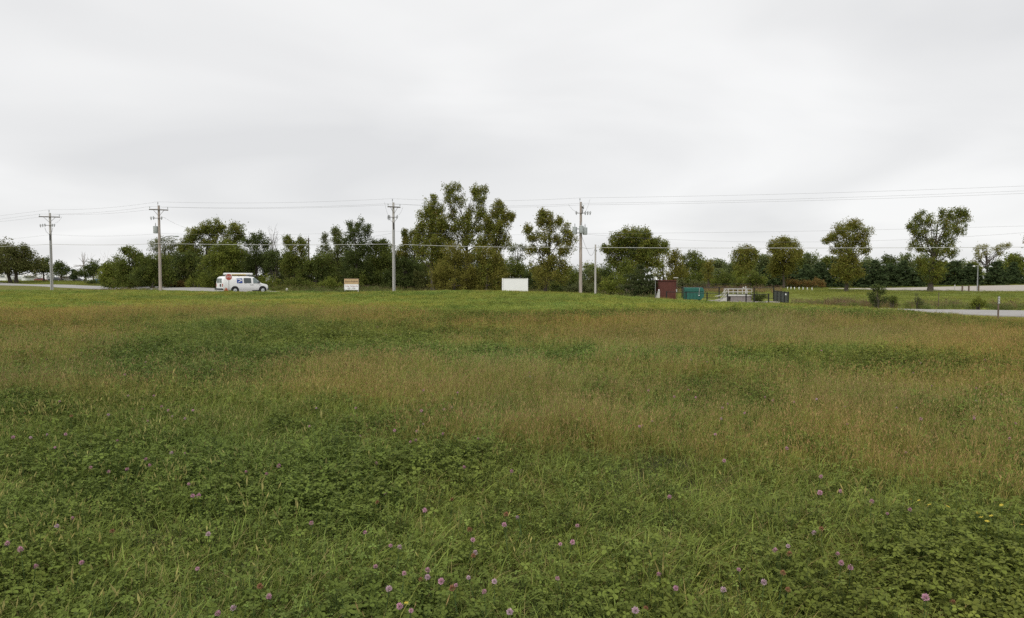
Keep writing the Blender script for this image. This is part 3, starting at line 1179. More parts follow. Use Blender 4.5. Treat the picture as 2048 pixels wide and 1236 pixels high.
def make_conifer(name, label, base, Y, top_py, half_px, pal='pine', group=None, skirt=0.04, leaf=0.24, dens=1.0, curve=0.8, cat='pine tree'):
    b0 = G(base, Y)
    root = thing(name, label, cat, b0, 0, group)
    H_ = (P(base, top_py, Y) - b0).z
    Rm = half_px / F * Y
    mb = MB()
    mb.tube([(0, 0, -0.15), (0.03, 0, H_ * 0.5), (0, 0, H_ * 0.97)], [0.2, 0.12, 0.02], 7)
    VV, CC = [], []
    nlev = max(7, int(H_ / 0.55))
    for li in range(nlev):
        t = skirt + (0.98 - skirt) * li / (nlev - 1)
        L = Rm * (1 - t) ** curve * (0.85 + 0.3 * trng.rand()) + 0.12
        nb = 8 if t < 0.7 else 5
        a0 = trng.rand() * 6.28
        for bi in range(nb):
            a = a0 + bi * 6.283 / nb + trng.randn() * 0.2
            Lb = L * (0.7 + 0.45 * trng.rand())
            e = Vector((math.cos(a) * Lb, math.sin(a) * Lb, H_ * t - Lb * 0.10 + 0.25 * Lb * t))
            s = Vector((0, 0, H_ * t - 0.05))
            if Lb > 0.5:
                mb.tube([s, s.lerp(e, 0.5) - Vector((0, 0, Lb * 0.05)), e], [0.035, 0.025, 0.008], 4, cap=False)
            m_ = max(3, int(Lb * 4.2 * dens))
            f_ = 0.25 + 0.78 * trng.rand(m_) ** 0.7
            c = np.array(s)[None] * (1 - f_[:, None]) + np.array(e)[None] * f_[:, None]
            c += trng.randn(m_, 3) * np.array([0.16, 0.16, 0.10]) * (0.5 + 0.3 * Lb)
            nl = 11
            lc = np.repeat(c, nl, 0) + trng.randn(m_ * nl, 3) * np.array([0.21, 0.21, 0.13])
            ln = np.tile(np.array([math.cos(a) * 0.6, math.sin(a) * 0.6, 0.6]), (m_ * nl, 1))
            v, col = leaf_quads(lc, ln, leaf, pal, 0.3 + trng.randn() * 0.2)
            VV.append(v)
            CC.append(col)
    V, C = np.concatenate(VV), np.concatenate(CC)
    z = V.reshape(-1, 4, 3)
    keep = z[:, :, 2].min(1) > -0.2
    o = bpy.data.objects.new('crown', quads_mesh('crown', z[keep].reshape(-1, 3), 4, C[keep], M['leaf']))
    COL.objects.link(o)
    o.parent = root
    mb.build('trunk', M['bark'], root)
    return root


def make_snag(name, label, base, Y, tips, mat, r0=0.12, twigs=5, cat='bare tree', fork=0.35):
    """leafless tree: limbs towards the given photo points, with twigs"""
    b0 = G(base, Y)
    root = thing(name, label, cat, b0)
    ends = [P(x, y, Y + trng.randn() * 0.8) - b0 for x, y in tips]
    top = max(e.z for e in ends)
    tr = MB()
    cx_ = sum(e.x for e in ends) / len(ends)
    tk = [Vector((0, 0, -0.15)), Vector((cx_ * 0.2, 0, top * fork)), Vector((cx_ * 0.6, 0, top * 0.7)), Vector((cx_, 0, top * 0.95))]
    tr.tube(tk, [r0 * 1.2, r0 * 0.85, r0 * 0.5, r0 * 0.15], 7)
    tr.build('trunk', M[mat], root, True)
    br = MB()
    for e in ends:
        t = 0.35 + 0.4 * trng.rand()
        a = tk[1].lerp(tk[2], t)
        pts_ = limb_pts(a, e, 0.05, 5)
        br.tube(pts_, [r0 * 0.4, r0 * 0.34, r0 * 0.28, r0 * 0.2, r0 * 0.14, r0 * 0.06], 5, cap=False)
        L = min((e - a).length, 2.2)
        for k in range(twigs):
            j = 0.35 + 0.65 * trng.rand()
            i0 = min(4, int(j * 5))
            p = pts_[i0].lerp(pts_[i0 + 1], j * 5 - i0)
            d = (e - a).normalized() + Vector(trng.randn(3) * 0.6) + Vector((0, 0, 0.25))
            br.tube([p, p + d * L * 0.16 + Vector(trng.randn(3) * 0.05 * L), p + d * L * 0.3], [r0 * 0.13, r0 * 0.09, r0 * 0.04], 4, cap=False)
    br.build('branches', M[mat], root)
    return root


# --- far left
make_tree('shade_tree', 'big spreading dark tree with two thick leaning trunks at the far left edge', 27, 166,
          [(12, 514, 36, 24), (45, 514, 26, 22), (-25, 520, 38, 26), (62, 528, 24, 14), (20, 534, 40, 10), (2, 500, 24, 14), (52, 500, 12, 10)],
          'olive', trunk_r=0.42, leaf=0.34, trunk_n=2, limbs=18, lean=0.3, split=0.18)
make_tree('shade_tree', 'smaller dark tree overlapping the right side of the big two-trunked tree', 88, 176,
          [(84, 528, 17, 14), (78, 538, 16, 9), (94, 538, 10, 10)], 'dark', trunk_r=0.25, leaf=0.32)
make_tree('shade_tree', 'rounded dark green tree just right of the leftmost utility pole', 123, 190,
          [(122, 536, 14, 12), (114, 531, 9, 8), (131, 541, 9, 7), (120, 543, 16, 5)], 'dark', trunk_r=0.25, leaf=0.34)
make_snag('bare_tree', 'leafless pale tree with thin spreading branches at far left', 172, 176,
          [(158, 532), (165, 506), (171, 508), (152, 531), (176, 516), (184, 515), (161, 518), (149, 545), (147, 533)], 'deadwood', 0.22, 6)
make_tree('shade_tree', 'dark round-topped tree beside the leafless pale tree', 187, 170,
          [(187, 532, 14, 12), (195, 539, 11, 10), (178, 538, 10, 8)], 'dark', trunk_r=0.22, leaf=0.3)
make_tree('shade_tree', 'low dark bushy tree under the leafless pale tree', 170, 172,
          [(168, 546, 14, 5), (157, 547, 8, 4), (180, 547, 9, 5)], 'dark', trunk_r=0.15, leaf=0.28)
make_conifer('spruce_tree', 'tiny spiky conifer between the round tree and the leafless tree', 148, 178, 540, 6, 'pine', skirt=0.3, cat='spruce tree')

# --- woods left of the middle pole
WG = 'trees of the roadside woods'
make_tree('woodland_tree', 'yellow-green bushy tree forming the left end of the roadside woods', 225, 112,
          [(222, 548, 24, 22), (212, 535, 12, 12), (240, 540, 16, 18), (211, 555, 10, 13), (230, 560, 24, 14)], 'lime', leaf=0.22, palmix='oak', group=WG)
make_snag('bare_shoots', 'thin pale leafless shoots above the left end of the woods', 220, 114,
          [(208, 512), (216, 508), (212, 516), (226, 514), (203, 520)], 'deadwood', 0.06, 3, cat='bare shoots')
make_tree('woodland_tree', 'green tree with a drooping top left of the pole with the street lamp', 258, 108,
          [(262, 508, 15, 12), (252, 500, 10, 8), (272, 512, 12, 12), (256, 532, 26, 22), (284, 518, 14, 14), (250, 556, 30, 20)], 'oak', leaf=0.22, group=WG)
make_tree('woodland_tree', 'thin airy grey-green tree rising directly behind the street-lamp pole', 328, 113,
          [(320, 484, 15, 10), (338, 486, 14, 12), (330, 500, 24, 14), (306, 494, 10, 12), (348, 500, 8, 14)], 'grey', leaf=0.17, dens=0.42, spiky=0.6, group=WG, limbs=22)
make_tree('woodland_tree', 'dark leafy tree filling the woods at the foot of the street-lamp pole', 306, 104,
          [(300, 532, 24, 22), (322, 526, 20, 22), (290, 550, 26, 20), (332, 548, 26, 22)], 'oak', leaf=0.2, dens=1.1, palmix='dark', group=WG)
make_tree('woodland_tree', 'tall broad green tree, highest of the woods behind the white van', 402, 119,
          [(390, 470, 20, 16), (376, 482, 14, 12), (425, 455, 20, 14), (440, 466, 22, 14), (472, 461, 17, 15), (478, 476, 12, 10), (408, 458, 12, 10), (384, 500, 24, 14),
           (420, 486, 16, 9), (456, 488, 18, 10), (365, 495, 9, 10)], 'cotton', leaf=0.22, trunk_r=0.3, limbs=20, palmix='oak', group=WG)
make_tree('woodland_tree', 'dark understorey tree below the left half of the tall broad green tree', 372, 110,
          [(366, 522, 22, 18), (392, 528, 18, 18), (370, 548, 26, 20), (398, 550, 22, 16)], 'dark', leaf=0.2, group=WG, palmix='oak')
make_tree('woodland_tree', 'bright yellow-green tree above the roof of the white van', 456, 101,
          [(448, 498, 22, 12), (470, 504, 24, 14), (440, 514, 24, 16), (424, 528, 18, 14), (462, 526, 28, 18), (450, 546, 26, 10)], 'lime', leaf=0.19, palmix='oak', group=WG)
make_tree('woodland_tree', 'dark bluish-green tree right of the bright yellow-green one', 514, 106,
          [(516, 474, 16, 11), (504, 486, 20, 14), (528, 486, 14, 12), (512, 508, 30, 20), (500, 532, 26, 14), (534, 512, 18, 16)], 'dark', leaf=0.19, group=WG)
make_snag('dead_tree', 'dead leafless treetop sticking out of the woods with dark twigs', 542, 110,
          [(545, 461), (549, 463), (540, 468), (555, 469), (551, 474), (537, 474), (556, 478)], 'arm', 0.13, 7, cat='dead tree')
make_tree('woodland_tree', 'shadowy tree hanging over the white building, right of the van', 548, 103,
          [(545, 508, 16, 12), (552, 524, 20, 14), (536, 532, 10, 10), (566, 536, 12, 22)], 'dark', leaf=0.18, group=WG, trunk_r=0.28)
make_tree('woodland_tree', 'green tree with two knobbly tops in front of the far pole', 586, 101,
          [(575, 482, 8, 9), (582, 494, 14, 10), (604, 484, 8, 10), (606, 496, 12, 14), (590, 512, 22, 16), (580, 534, 22, 18), (606, 532, 18, 20)], 'oak', leaf=0.18, palmix='cotton', group=WG, spiky=0.3)
make_tree('woodland_tree', 'low dark tree mass left of the tan and white sign', 632, 100,
          [(626, 524, 20, 14), (646, 530, 24, 18), (620, 546, 24, 18), (656, 550, 26, 18)], 'oak', leaf=0.19, dens=1.1, palmix='dark', group=WG)
make_tree('woodland_tree', 'slender young tree standing alone above the woods left of the spiky tree', 649, 112,
          [(650, 474, 5, 9), (648, 488, 9, 9), (655, 494, 7, 9), (645, 504, 13, 10), (660, 512, 12, 10)], 'grey', leaf=0.17, dens=0.7, spiky=0.5, group=WG, trunk_r=0.1)
make_tree('woodland_tree', 'lighter green tree touching the left side of the dark spiky tree', 676, 105,
          [(672, 464, 9, 8), (674, 478, 11, 14), (678, 498, 15, 16), (668, 520, 20, 18), (682, 540, 20, 20)], 'grey', leaf=0.18, palmix='oak', group=WG, spiky=0.4)
make_tree('woodland_tree', 'dark spiky-topped tree rising behind the tan and white sign', 711, 99,
          [(700, 452, 8, 9), (720, 450, 9, 9), (734, 458, 8, 8), (708, 462, 18, 10), (728, 472, 14, 12), (700, 480, 18, 16), (722, 494, 22, 18), (702, 508, 24, 20), (714, 536, 32, 22), (704, 558, 30, 14)],
          'dark', leaf=0.17, spiky=0.9, group=WG, trunk_r=0.25, sub=10)
make_tree('woodland_tree', 'rounded medium green tree left of the pale middle utility pole', 764, 101,
          [(758, 488, 16, 10), (744, 498, 16, 14), (772, 496, 14, 12), (762, 514, 26, 16), (748, 536, 24, 18), (776, 532, 20, 22), (762, 556, 30, 16)], 'oak', leaf=0.19, palmix='dark', group=WG)
make_tree('woodland_tree', 'pointed brownish young tree just right of the pale middle utility pole', 812, 98,
          [(810, 466, 4, 9), (811, 480, 7, 10), (814, 494, 12, 10), (806, 504, 12, 12)], 'brown', leaf=0.16, spiky=0.8, group=WG, palmix='oak', trunk_r=0.12)
make_tree('woodland_tree', 'small forked green treetop beside the pointed brownish young tree', 829, 99,
          [(822, 468, 4, 8), (831, 468, 4, 8), (827, 482, 9, 8), (830, 498, 11, 12)], 'cotton', leaf=0.16, spiky=0.8, group=WG, trunk_r=0.12)
make_tree('woodland_tree', 'very dark low tree behind the foot of the pale middle utility pole', 806, 98,
          [(800, 512, 20, 14), (820, 522, 22, 18), (796, 540, 26, 22), (826, 548, 24, 22), (806, 562, 30, 14)], 'dark', leaf=0.19, group=WG, dens=1.15)

# --- second rank of the woods, dark and close, and the undergrowth between the trunks
for i, (x, top, w, pal) in enumerate([(246, 538, 24, 'dark'), (284, 524, 24, 'dark'), (318, 520, 24, 'oak'), (352, 510, 22, 'dark'), (388, 506, 22, 'oak'), (424, 506, 22, 'dark'), (460, 500, 24, 'dark'),
                                      (492, 508, 24, 'oak'), (534, 512, 24, 'dark'), (572, 512, 24, 'dark'), (612, 520, 22, 'oak'), (640, 528, 22, 'dark'), (668, 516, 24, 'dark'), (704, 502, 24, 'dark'),
                                      (740, 512, 24, 'oak'), (776, 508, 24, 'dark'), (812, 514, 22, 'dark'), (846, 512, 24, 'oak'), (880, 506, 24, 'oak'), (914, 512, 24, 'dark'), (950, 512, 24, 'oak'), (986, 516, 24, 'dark'),
                                      (1010, 528, 20, 'oak'), (1058, 534, 24, 'dark'), (1092, 538, 22, 'oak')]):
    Yt = (120 if x < 480 else 114 if x < 700 else 108) + (i % 3) * 3
    make_tree('woodland_tree', 'shaded tree in the second rank of the roadside woods', x, Yt,
              [(x - w * .3, top + 9, w * .65, 14), (x + w * .4, top + 12, w * .65, 14), (x, top + 28, w * 1.1, 18), (x - 4, top + 48, w * 1.15, 18)], pal, leaf=0.24, limbs=6, trunk_r=0.16, dens=1.15, subr=(0.36, 0.62),
              group='second rank of the roadside woods', sub=7)
UV, UC = [], []
for i, x in enumerate(list(range(212, 520, 22)) + list(range(560, 1000, 22)) + list(range(1066, 1215, 24))):
    Yt = float(np.interp(x, [200, 300, 500, 700, 900, 1160], [121, 110, 102, 98.5, 95, 92])) + (i % 3) * 1.6
    gy = 574 + (x - 212) / 950 * 13
    h = 17 + 13 * ((i * 7) % 5) / 4
    lw_ = [(P(a_, b_, Yt), (c_ / F * Yt, c_ / F * Yt * 0.8, e_ / F * Yt)) for a_, b_, c_, e_ in [(x - 7, gy - h, 10, h * .7), (x + 8, gy - h * .8, 11, h * .7), (x, gy - 5, 16, 8)]]
    v_, c_, h_ = crown_geo(lw_, ('dark', 'oak', 'dark', 'olive')[i % 4], 0.2, 1.0, 7, 0.2)
    UV.append(v_)
    UC.append(c_)
ug = bpy.data.objects.new('undergrowth', quads_mesh('undergrowth', np.concatenate(UV), 4, np.concatenate(UC), M['leaf']))
COL.objects.link(ug)
tag(ug, kind='stuff')

# --- shrubs in front of the woods
SG = 'shrubs along the foot of the woods'
make_shrub('shrub', 'low reddish-brown thicket right of the street-lamp pole', 352, 108, [(345, 567, 14, 7), (366, 567, 14, 7)], 'rust', group=SG, leaf=0.17)
make_shrub('shrub', 'bright green shrub left of the rear of the white van', 398, 103, [(390, 567, 16, 10), (408, 565, 14, 12), (420, 570, 12, 8)], 'lime', group=SG, leaf=0.16)
make_shrub('shrub', 'green shrub directly in front of the nose of the white van', 548, 97, [(540, 566, 14, 12), (556, 572, 16, 9), (528, 558, 9, 9)], 'lime', group=SG, leaf=0.16)
make_shrub('shrub', 'broad green shrub between the van and the tan and white sign', 590, 96, [(582, 570, 18, 11), (602, 568, 18, 12), (622, 574, 14, 8)], 'oak', group=SG, leaf=0.16)
make_shrub('shrub', 'pale green shrub immediately left of the tan and white sign', 655, 95, [(644, 572, 16, 11), (662, 566, 14, 12), (676, 573, 10, 9)], 'lime', group=SG, leaf=0.16)
make_shrub('shrub', 'small dark bush by the road below the blue drum at far left', 182, 142, [(178, 565, 8, 4), (188, 566, 10, 4)], 'dark', group=SG, leaf=0.2)
make_shrub('shrub', 'dark green bush at the left foot of the woods by the road', 230, 122, [(220, 566, 12, 6), (240, 566, 16, 7)], 'dark', group=SG, leaf=0.18)
make_shrub('shrub', 'long dark undergrowth left of the street-lamp pole beside the road', 285, 112, [(264, 566, 18, 9), (290, 566, 18, 10), (312, 568, 16, 9)], 'oak', group=SG, leaf=0.17)

# --- the tall group in the middle
MG = 'tall trees of the middle clump'
make_tree('cottonwood_tree', 'wide olive cottonwood at the left of the tall middle clump', 866, 92,
          [(866, 400, 8, 9), (858, 416, 10, 12), (874, 424, 12, 14), (846, 440, 10, 14), (868, 448, 20, 18), (838, 462, 8, 12), (852, 474, 20, 18), (878, 472, 16, 22), (844, 496, 18, 14), (832, 480, 8, 12), (862, 428, 12, 14), (888, 446, 12, 18), (870, 508, 26, 22),
           (882, 540, 26, 24)], 'cotton', leaf=0.18, spiky=0.9, trunk_r=0.28, group=MG, limbs=16, sub=11, dens=1.15, subr=(0.38, 0.64))
make_tree('cottonwood_tree', 'tallest airy cottonwood with two separate tops and visible pale limbs', 934, 93,
          [(898, 378, 13, 9), (914, 376, 10, 8), (902, 396, 16, 13), (918, 404, 14, 13), (948, 382, 13, 9), (968, 380, 8, 8), (958, 398, 17, 13), (962, 424, 20, 16), (908, 428, 15, 14), (936, 424, 8, 14),
           (950, 452, 20, 16), (910, 458, 18, 16), (936, 462, 14, 16), (928, 444, 10, 12), (976, 456, 12, 14), (890, 470, 10, 16), (930, 484, 16, 16), (962, 482, 20, 20), (906, 490, 14, 18)], 'cotton', leaf=0.17, spiky=0.8, trunk_r=0.32, group=MG, limbs=30, dens=1.15, sub=9, lean=0.3, hollow=0.4, subr=(0.36, 0.62))
make_tree('cottonwood_tree', 'olive-brown cottonwood at the right of the tall middle clump', 990, 92,
          [(1000, 412, 9, 9), (992, 424, 13, 12), (1008, 432, 11, 12), (982, 442, 14, 14), (1004, 454, 18, 14), (1022, 434, 7, 8), (986, 474, 18, 16), (1010, 484, 13, 12), (990, 502, 14, 12)],
          'cotton', leaf=0.17, spiky=0.8, trunk_r=0.22, group=MG, limbs=22, dens=1.0, sub=9, palmix='brown', subr=(0.36, 0.62))
make_tree('cottonwood_tree', 'shorter brown-leaved tree filling the lower left of the tall middle clump', 908, 87,
          [(902, 508, 22, 20), (930, 514, 22, 20), (890, 542, 24, 22), (922, 548, 26, 24), (944, 556, 18, 20), (900, 570, 24, 14), (930, 574, 22, 12), (868, 562, 18, 18)], 'brown', leaf=0.17, spiky=0.4, trunk_r=0.2, group=MG)
make_tree('cottonwood_tree', 'shorter brown-green tree left of the blank white board', 972, 87,
          [(964, 512, 20, 20), (988, 522, 18, 20), (972, 546, 26, 24), (1000, 552, 16, 18), (964, 572, 22, 12), (990, 572, 18, 12)], 'brown', leaf=0.17, spiky=0.4, trunk_r=0.18, group=MG, palmix='cotton')
make_tree('cottonwood_tree', 'separate olive-brown tree with an airy crown between the white board and the transformer pole', 1088, 83,
          [(1084, 428, 8, 8), (1096, 434, 12, 10), (1080, 444, 11, 11), (1100, 452, 16, 13), (1118, 442, 7, 7), (1056, 458, 8, 10), (1062, 476, 10, 9), (1088, 474, 20, 12), (1134, 460, 12, 12), (1142, 478, 14, 12),
           (1116, 482, 14, 10), (1130, 500, 18, 11), (1090, 500, 12, 9), (1064, 502, 12, 10), (1104, 524, 22, 12), (1074, 532, 16, 14), (1092, 552, 34, 20), (1128, 534, 18, 14), (1122, 556, 16, 14)],
          'brown', leaf=0.16, spiky=0.5, trunk_r=0.24, group=MG, limbs=30, dens=0.95, sub=8, palmix='cotton')
FG_ = 'background trees seen between the middle clump and the pole'
make_tree('background_tree', 'dark green background tree behind the top of the blank white board', 1030, 112, [(1024, 532, 16, 12), (1042, 540, 18, 16), (1018, 554, 16, 16)], 'oak', leaf=0.22, group=FG_)
make_tree('background_tree', 'thin-leaved background tree in the bright gap right of the tall clump', 1036, 118, [(1028, 500, 12, 8), (1044, 496, 10, 8), (1036, 516, 16, 10)], 'grey', leaf=0.2, dens=0.4, group=FG_, limbs=14)
make_tree('background_tree', 'rounded green background tree behind the transformer pole', 1152, 130, [(1146, 548, 18, 14), (1162, 552, 18, 14), (1176, 546, 12, 10)], 'far', leaf=0.26, group=FG_)
make_tree('background_tree', 'dark background tree at the right foot of the olive-brown tree', 1136, 104, [(1132, 560, 16, 14), (1150, 566, 14, 12), (1118, 566, 12, 12)], 'dark', leaf=0.2, group=FG_)
make_tree('background_tree', 'yellowish-green background tree between the transformer pole and the short pole', 1184, 150, [(1176, 536, 12, 9), (1190, 540, 14, 12), (1202, 548, 12, 12)], 'lime', leaf=0.3, group=FG_)

# --- right of the transformer pole
RG = 'trees around the fenced pen'
make_tree('round_tree', 'big rounded olive-green tree right of the short thin pole', 1270, 99,
          [(1258, 470, 20, 12), (1282, 470, 20, 11), (1236, 478, 16, 12), (1304, 480, 16, 12), (1270, 486, 40, 16), (1232, 494, 20, 14), (1306, 496, 20, 14), (1212, 498, 9, 8), (1324, 494, 10, 12), (1270, 510, 44, 16), (1236, 524, 24, 14),
           (1300, 526, 26, 14), (1266, 540, 30, 14)], 'cotton', leaf=0.2, spiky=0.5, trunk_r=0.32, limbs=14, palmix='oak', group=RG)
make_tree('round_tree', 'small bright green tree in front of the big rounded one', 1254, 92, [(1252, 534, 14, 14), (1244, 550, 16, 14), (1262, 556, 14, 16)], 'oak', leaf=0.17, group=RG, palmix='lime')
make_tree('round_tree', 'dark green tree under the left side of the big rounded tree', 1216, 94, [(1212, 542, 14, 14), (1228, 556, 16, 14), (1204, 560, 12, 14)], 'dark', leaf=0.18, group=RG)
make_conifer('cedar_tree', 'dark bushy cedar next to the red shed', 1282, 82, 532, 38, 'cedar', group=None, skirt=0.03, leaf=0.17, dens=1.7, curve=0.62, cat='cedar tree')
make_shrub('shrub', 'bright leafy shrub at the foot of the short thin pole', 1226, 84, [(1214, 572, 18, 14), (1238, 564, 20, 16), (1226, 584, 26, 10)], 'lime', group=SG, leaf=0.15)
make_shrub('shrub', 'dull green shrub left of the short thin pole', 1172, 88, [(1160, 574, 16, 11), (1180, 578, 14, 10), (1140, 580, 14, 8)], 'grey', group=SG, leaf=0.16)
make_tree('brown_tree', 'upright brownish tree behind the red shed', 1346, 106, [(1352, 510, 9, 10), (1340, 520, 13, 12), (1356, 526, 14, 14), (1344, 544, 18, 16), (1364, 548, 12, 12)], 'brown', leaf=0.2, spiky=0.7, group=RG)
make_tree('round_tree', 'dense dark green tree behind the teal container', 1388, 128, [(1384, 514, 18, 10), (1372, 526, 16, 14), (1398, 526, 18, 14), (1386, 544, 26, 16)], 'oak', leaf=0.24, group=RG)
make_tree('round_tree', 'thin leafy tree at the right shoulder of the big rounded tree', 1330, 112, [(1328, 492, 8, 10), (1332, 506, 9, 10), (1322, 524, 12, 14), (1316, 545, 16, 16), (1332, 558, 16, 14)], 'cotton', leaf=0.2, spiky=0.6, dens=0.7, group=RG)
make_tree('brown_tree', 'narrow brown tree left of the white railing platform', 1418, 118, [(1418, 530, 9, 10), (1416, 546, 11, 14)], 'brown', leaf=0.22, spiky=0.5, group=RG)
make_tree('round_tree', 'brownish-green tree standing out above the treeline behind the white railing', 1492, 132, [(1490, 502, 14, 10), (1480, 512, 16, 12), (1504, 510, 12, 12), (1492, 526, 22, 12), (1486, 544, 24, 12)], 'cotton', leaf=0.24, spiky=0.5, group=RG, palmix='brown')
make_tree('round_tree', 'broad dark brown-green tree with an uneven top right of the fenced pen', 1568, 134,
          [(1556, 490, 18, 12), (1582, 490, 14, 13), (1568, 484, 12, 9), (1544, 498, 10, 12), (1570, 506, 30, 14), (1596, 510, 8, 10), (1566, 522, 28, 12), (1562, 540, 28, 12)], 'brown', leaf=0.24, spiky=0.4, palmix='cotton', group=RG, limbs=12)
# --- treeline behind the lawn
for i, (x, top, w, pal, lab) in enumerate([
        (1212, 540, 22, 'far', 'hazy green tree low behind the short thin pole'),
        (1362, 530, 20, 'far', 'hazy green tree between the brownish tree and the dark green one'),
        (1438, 518, 24, 'far', 'rounded hazy green tree behind the railing, wider than its neighbours'),
        (1462, 530, 18, 'lime', 'yellowish tree in the far treeline left of the brownish-green tree'),
        (1528, 508, 22, 'far', 'rounded hazy tree between the two brownish trees of the treeline'),
        (1618, 506, 22, 'far', 'tall hazy green tree right of the broad dark brown-green tree'),
        (1652, 512, 20, 'oak', 'green treeline tree at the left of the lawn tree with the forked trunk'),
        (1740, 516, 22, 'far', 'hazy rounded tree right of the lawn tree with the forked trunk'),
        (1778, 512, 22, 'dark', 'dark treeline tree midway between the two lawn trees'),
        (1812, 508, 18, 'far', 'hazy treeline tree just left of the widest lawn tree'),
        (1918, 520, 22, 'far', 'rounded treeline tree between the widest lawn tree and the lamp post'),
        (1946, 524, 16, 'lime', 'light green treeline tree directly behind the lamp post'),
        (2030, 510, 22, 'lime', 'yellow-green rounded tree in the treeline at the right edge'),
        (1408, 522, 18, 'far', 'hazy treeline tree just right of the dense dark green one'),
        (1476, 522, 22, 'far', 'low hazy treeline tree under the left side of the brownish-green tree'),
        (1510, 520, 20, 'oak', 'green treeline tree just right of the brownish-green tree'),
        (1546, 520, 20, 'far', 'hazy treeline tree at the left shoulder of the broad dark brown-green tree'),
        (1596, 514, 20, 'lime', 'yellowish treeline tree at the right shoulder of the broad dark brown-green tree'),
        (1690, 512, 22, 'far', 'hazy treeline tree directly behind the forked lawn tree'),
        (1850, 516, 22, 'far', 'hazy treeline tree directly behind the trunk of the widest lawn tree'),
        (1890, 524, 20, 'lime', 'yellow-green treeline tree right of the widest lawn tree trunk'),
        (2000, 520, 20, 'far', 'hazy treeline tree right of the pale thin-leaved tree')]):
    Yt = 172 + (i % 4) * 7
    make_tree('treeline_tree', lab, x, Yt, [(x - w * .35, top + 14, w * .6, 13), (x + w * .4, top + 17, w * .6, 14), (x, top + 9, w * .5, 9), (x, top + 32, w * 1.05, 20), (x + 3, top + 50, w * 1.1, 16)],
              pal, leaf=0.36, group='trees of the far treeline', limbs=5, palmix='oak' if pal == 'lime' else None)
# --- band of shrubs behind the pen
BG = 'bushes behind the fenced pen'
for x, y, rx, ry, pal, lab in [(1390, 556, 16, 14, 'oak', 'green bush rising above the teal container'), (1362, 566, 14, 10, 'grey', 'pale bush between the red shed and the teal container'),
                               (1420, 562, 18, 11, 'lime', 'light green bush right of the teal container'), (1452, 556, 18, 15, 'oak', 'green bush behind the left part of the white railing'),
                               (1482, 560, 16, 13, 'lime', 'light green bush behind the middle of the white railing'), (1512, 556, 18, 16, 'oak', 'green bush at the right end of the white railing'),
                               (1402, 572, 22, 8, 'grey', 'low pale scrub above the black fence near the teal container')]:
    make_shrub('bush', lab, x, 121 + (x % 7), [(x - rx * .4, y, rx * .7, ry), (x + rx * .5, y + 3, rx * .7, ry * .8), (x, y + 10, rx, ry * .6)], pal, leaf=0.24, group=BG, cat='bush')
# --- pines
PG = 'dark pines along the far edge of the lawn'
for i, (x, top, hw, lab) in enumerate([
        (1530, 536, 22, 'dark pine at the left end of the pine row behind the fenced pen'), (1556, 528, 22, 'dark pine left of the rusty low shrubs'), (1586, 526, 22, 'dark pine behind the left rusty shrub'),
        (1612, 532, 20, 'dark pine between the two rusty shrubs'), (1640, 526, 22, 'dark pine behind the right rusty shrub'), (1668, 522, 20, 'dark pine just left of the forked lawn tree trunk'),
        (1722, 528, 20, 'dark pine just right of the forked lawn tree trunk'), (1750, 520, 22, 'tall dark pine in the middle of the row between the lawn trees'), (1778, 530, 20, 'shorter dark pine in the row between the lawn trees'),
        (1806, 522, 22, 'dark pine left of the widest lawn tree'), (1838, 532, 20, 'dark pine behind the trunk of the widest lawn tree'), (1880, 530, 20, 'dark pine just right of the widest lawn tree trunk'),
        (1908, 522, 24, 'dark pine above the pale marker post'), (1940, 530, 18, 'dark pine left of the lamp post'), (1992, 524, 22, 'dark pine right of the lamp post'), (2026, 528, 22, 'dark pine near the right edge of the photo')]):
    make_conifer('pine_tree', lab, x, 155 + (i * 5 % 7) * 1.6, top + (i * 7 % 5) - 2, hw * (1.1 + 0.08 * (i * 3 % 5)), 'pine', PG, skirt=0.02, leaf=0.33, dens=0.85, curve=0.5 + 0.06 * (i * 2 % 4))
# --- lawn trees
LG = 'single trees on the lawn'
make_tree('lawn_tree', 'rounded brownish-green lawn tree with a forked trunk', 1692, 104,
          [(1696, 452, 18, 10), (1678, 458, 14, 10), (1714, 456, 14, 12), (1732, 468, 14, 12), (1700, 468, 24, 12), (1664, 474, 12, 8), (1654, 480, 8, 6), (1690, 484, 28, 12), (1724, 486, 18, 10), (1674, 500, 14, 10),
           (1704, 502, 22, 11), (1732, 502, 8, 6), (1690, 520, 24, 10), (1700, 536, 26, 12), (1676, 540, 14, 10), (1692, 555, 20, 9), (1716, 548, 14, 9)], 'brown', leaf=0.19, spiky=0.5, trunk_r=0.27, limbs=26, dens=0.85, group=LG, palmix='cotton', sub=7, split=0.22)
make_tree('lawn_tree', 'widest green lawn tree with upright tufted top and straight trunk', 1860, 100,
          [(1842, 432, 9, 10), (1834, 446, 12, 10), (1858, 440, 14, 12), (1884, 428, 7, 11), (1902, 430, 8, 10), (1916, 424, 9, 9), (1932, 428, 8, 9), (1918, 442, 18, 12), (1888, 446, 16, 12), (1820, 452, 6, 7), (1826, 462, 9, 7),
           (1852, 460, 22, 12), (1892, 464, 24, 14), (1922, 462, 12, 12), (1836, 476, 12, 7), (1866, 482, 20, 11), (1900, 486, 20, 11), (1824, 492, 10, 8), (1842, 500, 12, 6), (1880, 502, 22, 9), (1902, 506, 12, 8),
           (1846, 522, 20, 9), (1874, 524, 22, 9), (1850, 540, 18, 9), (1880, 544, 20, 9), (1866, 556, 16, 7)], 'cotton', leaf=0.18, spiky=0.6, trunk_r=0.36, limbs=34, dens=0.9, group=LG, palmix='oak', sub=6, split=0.28)
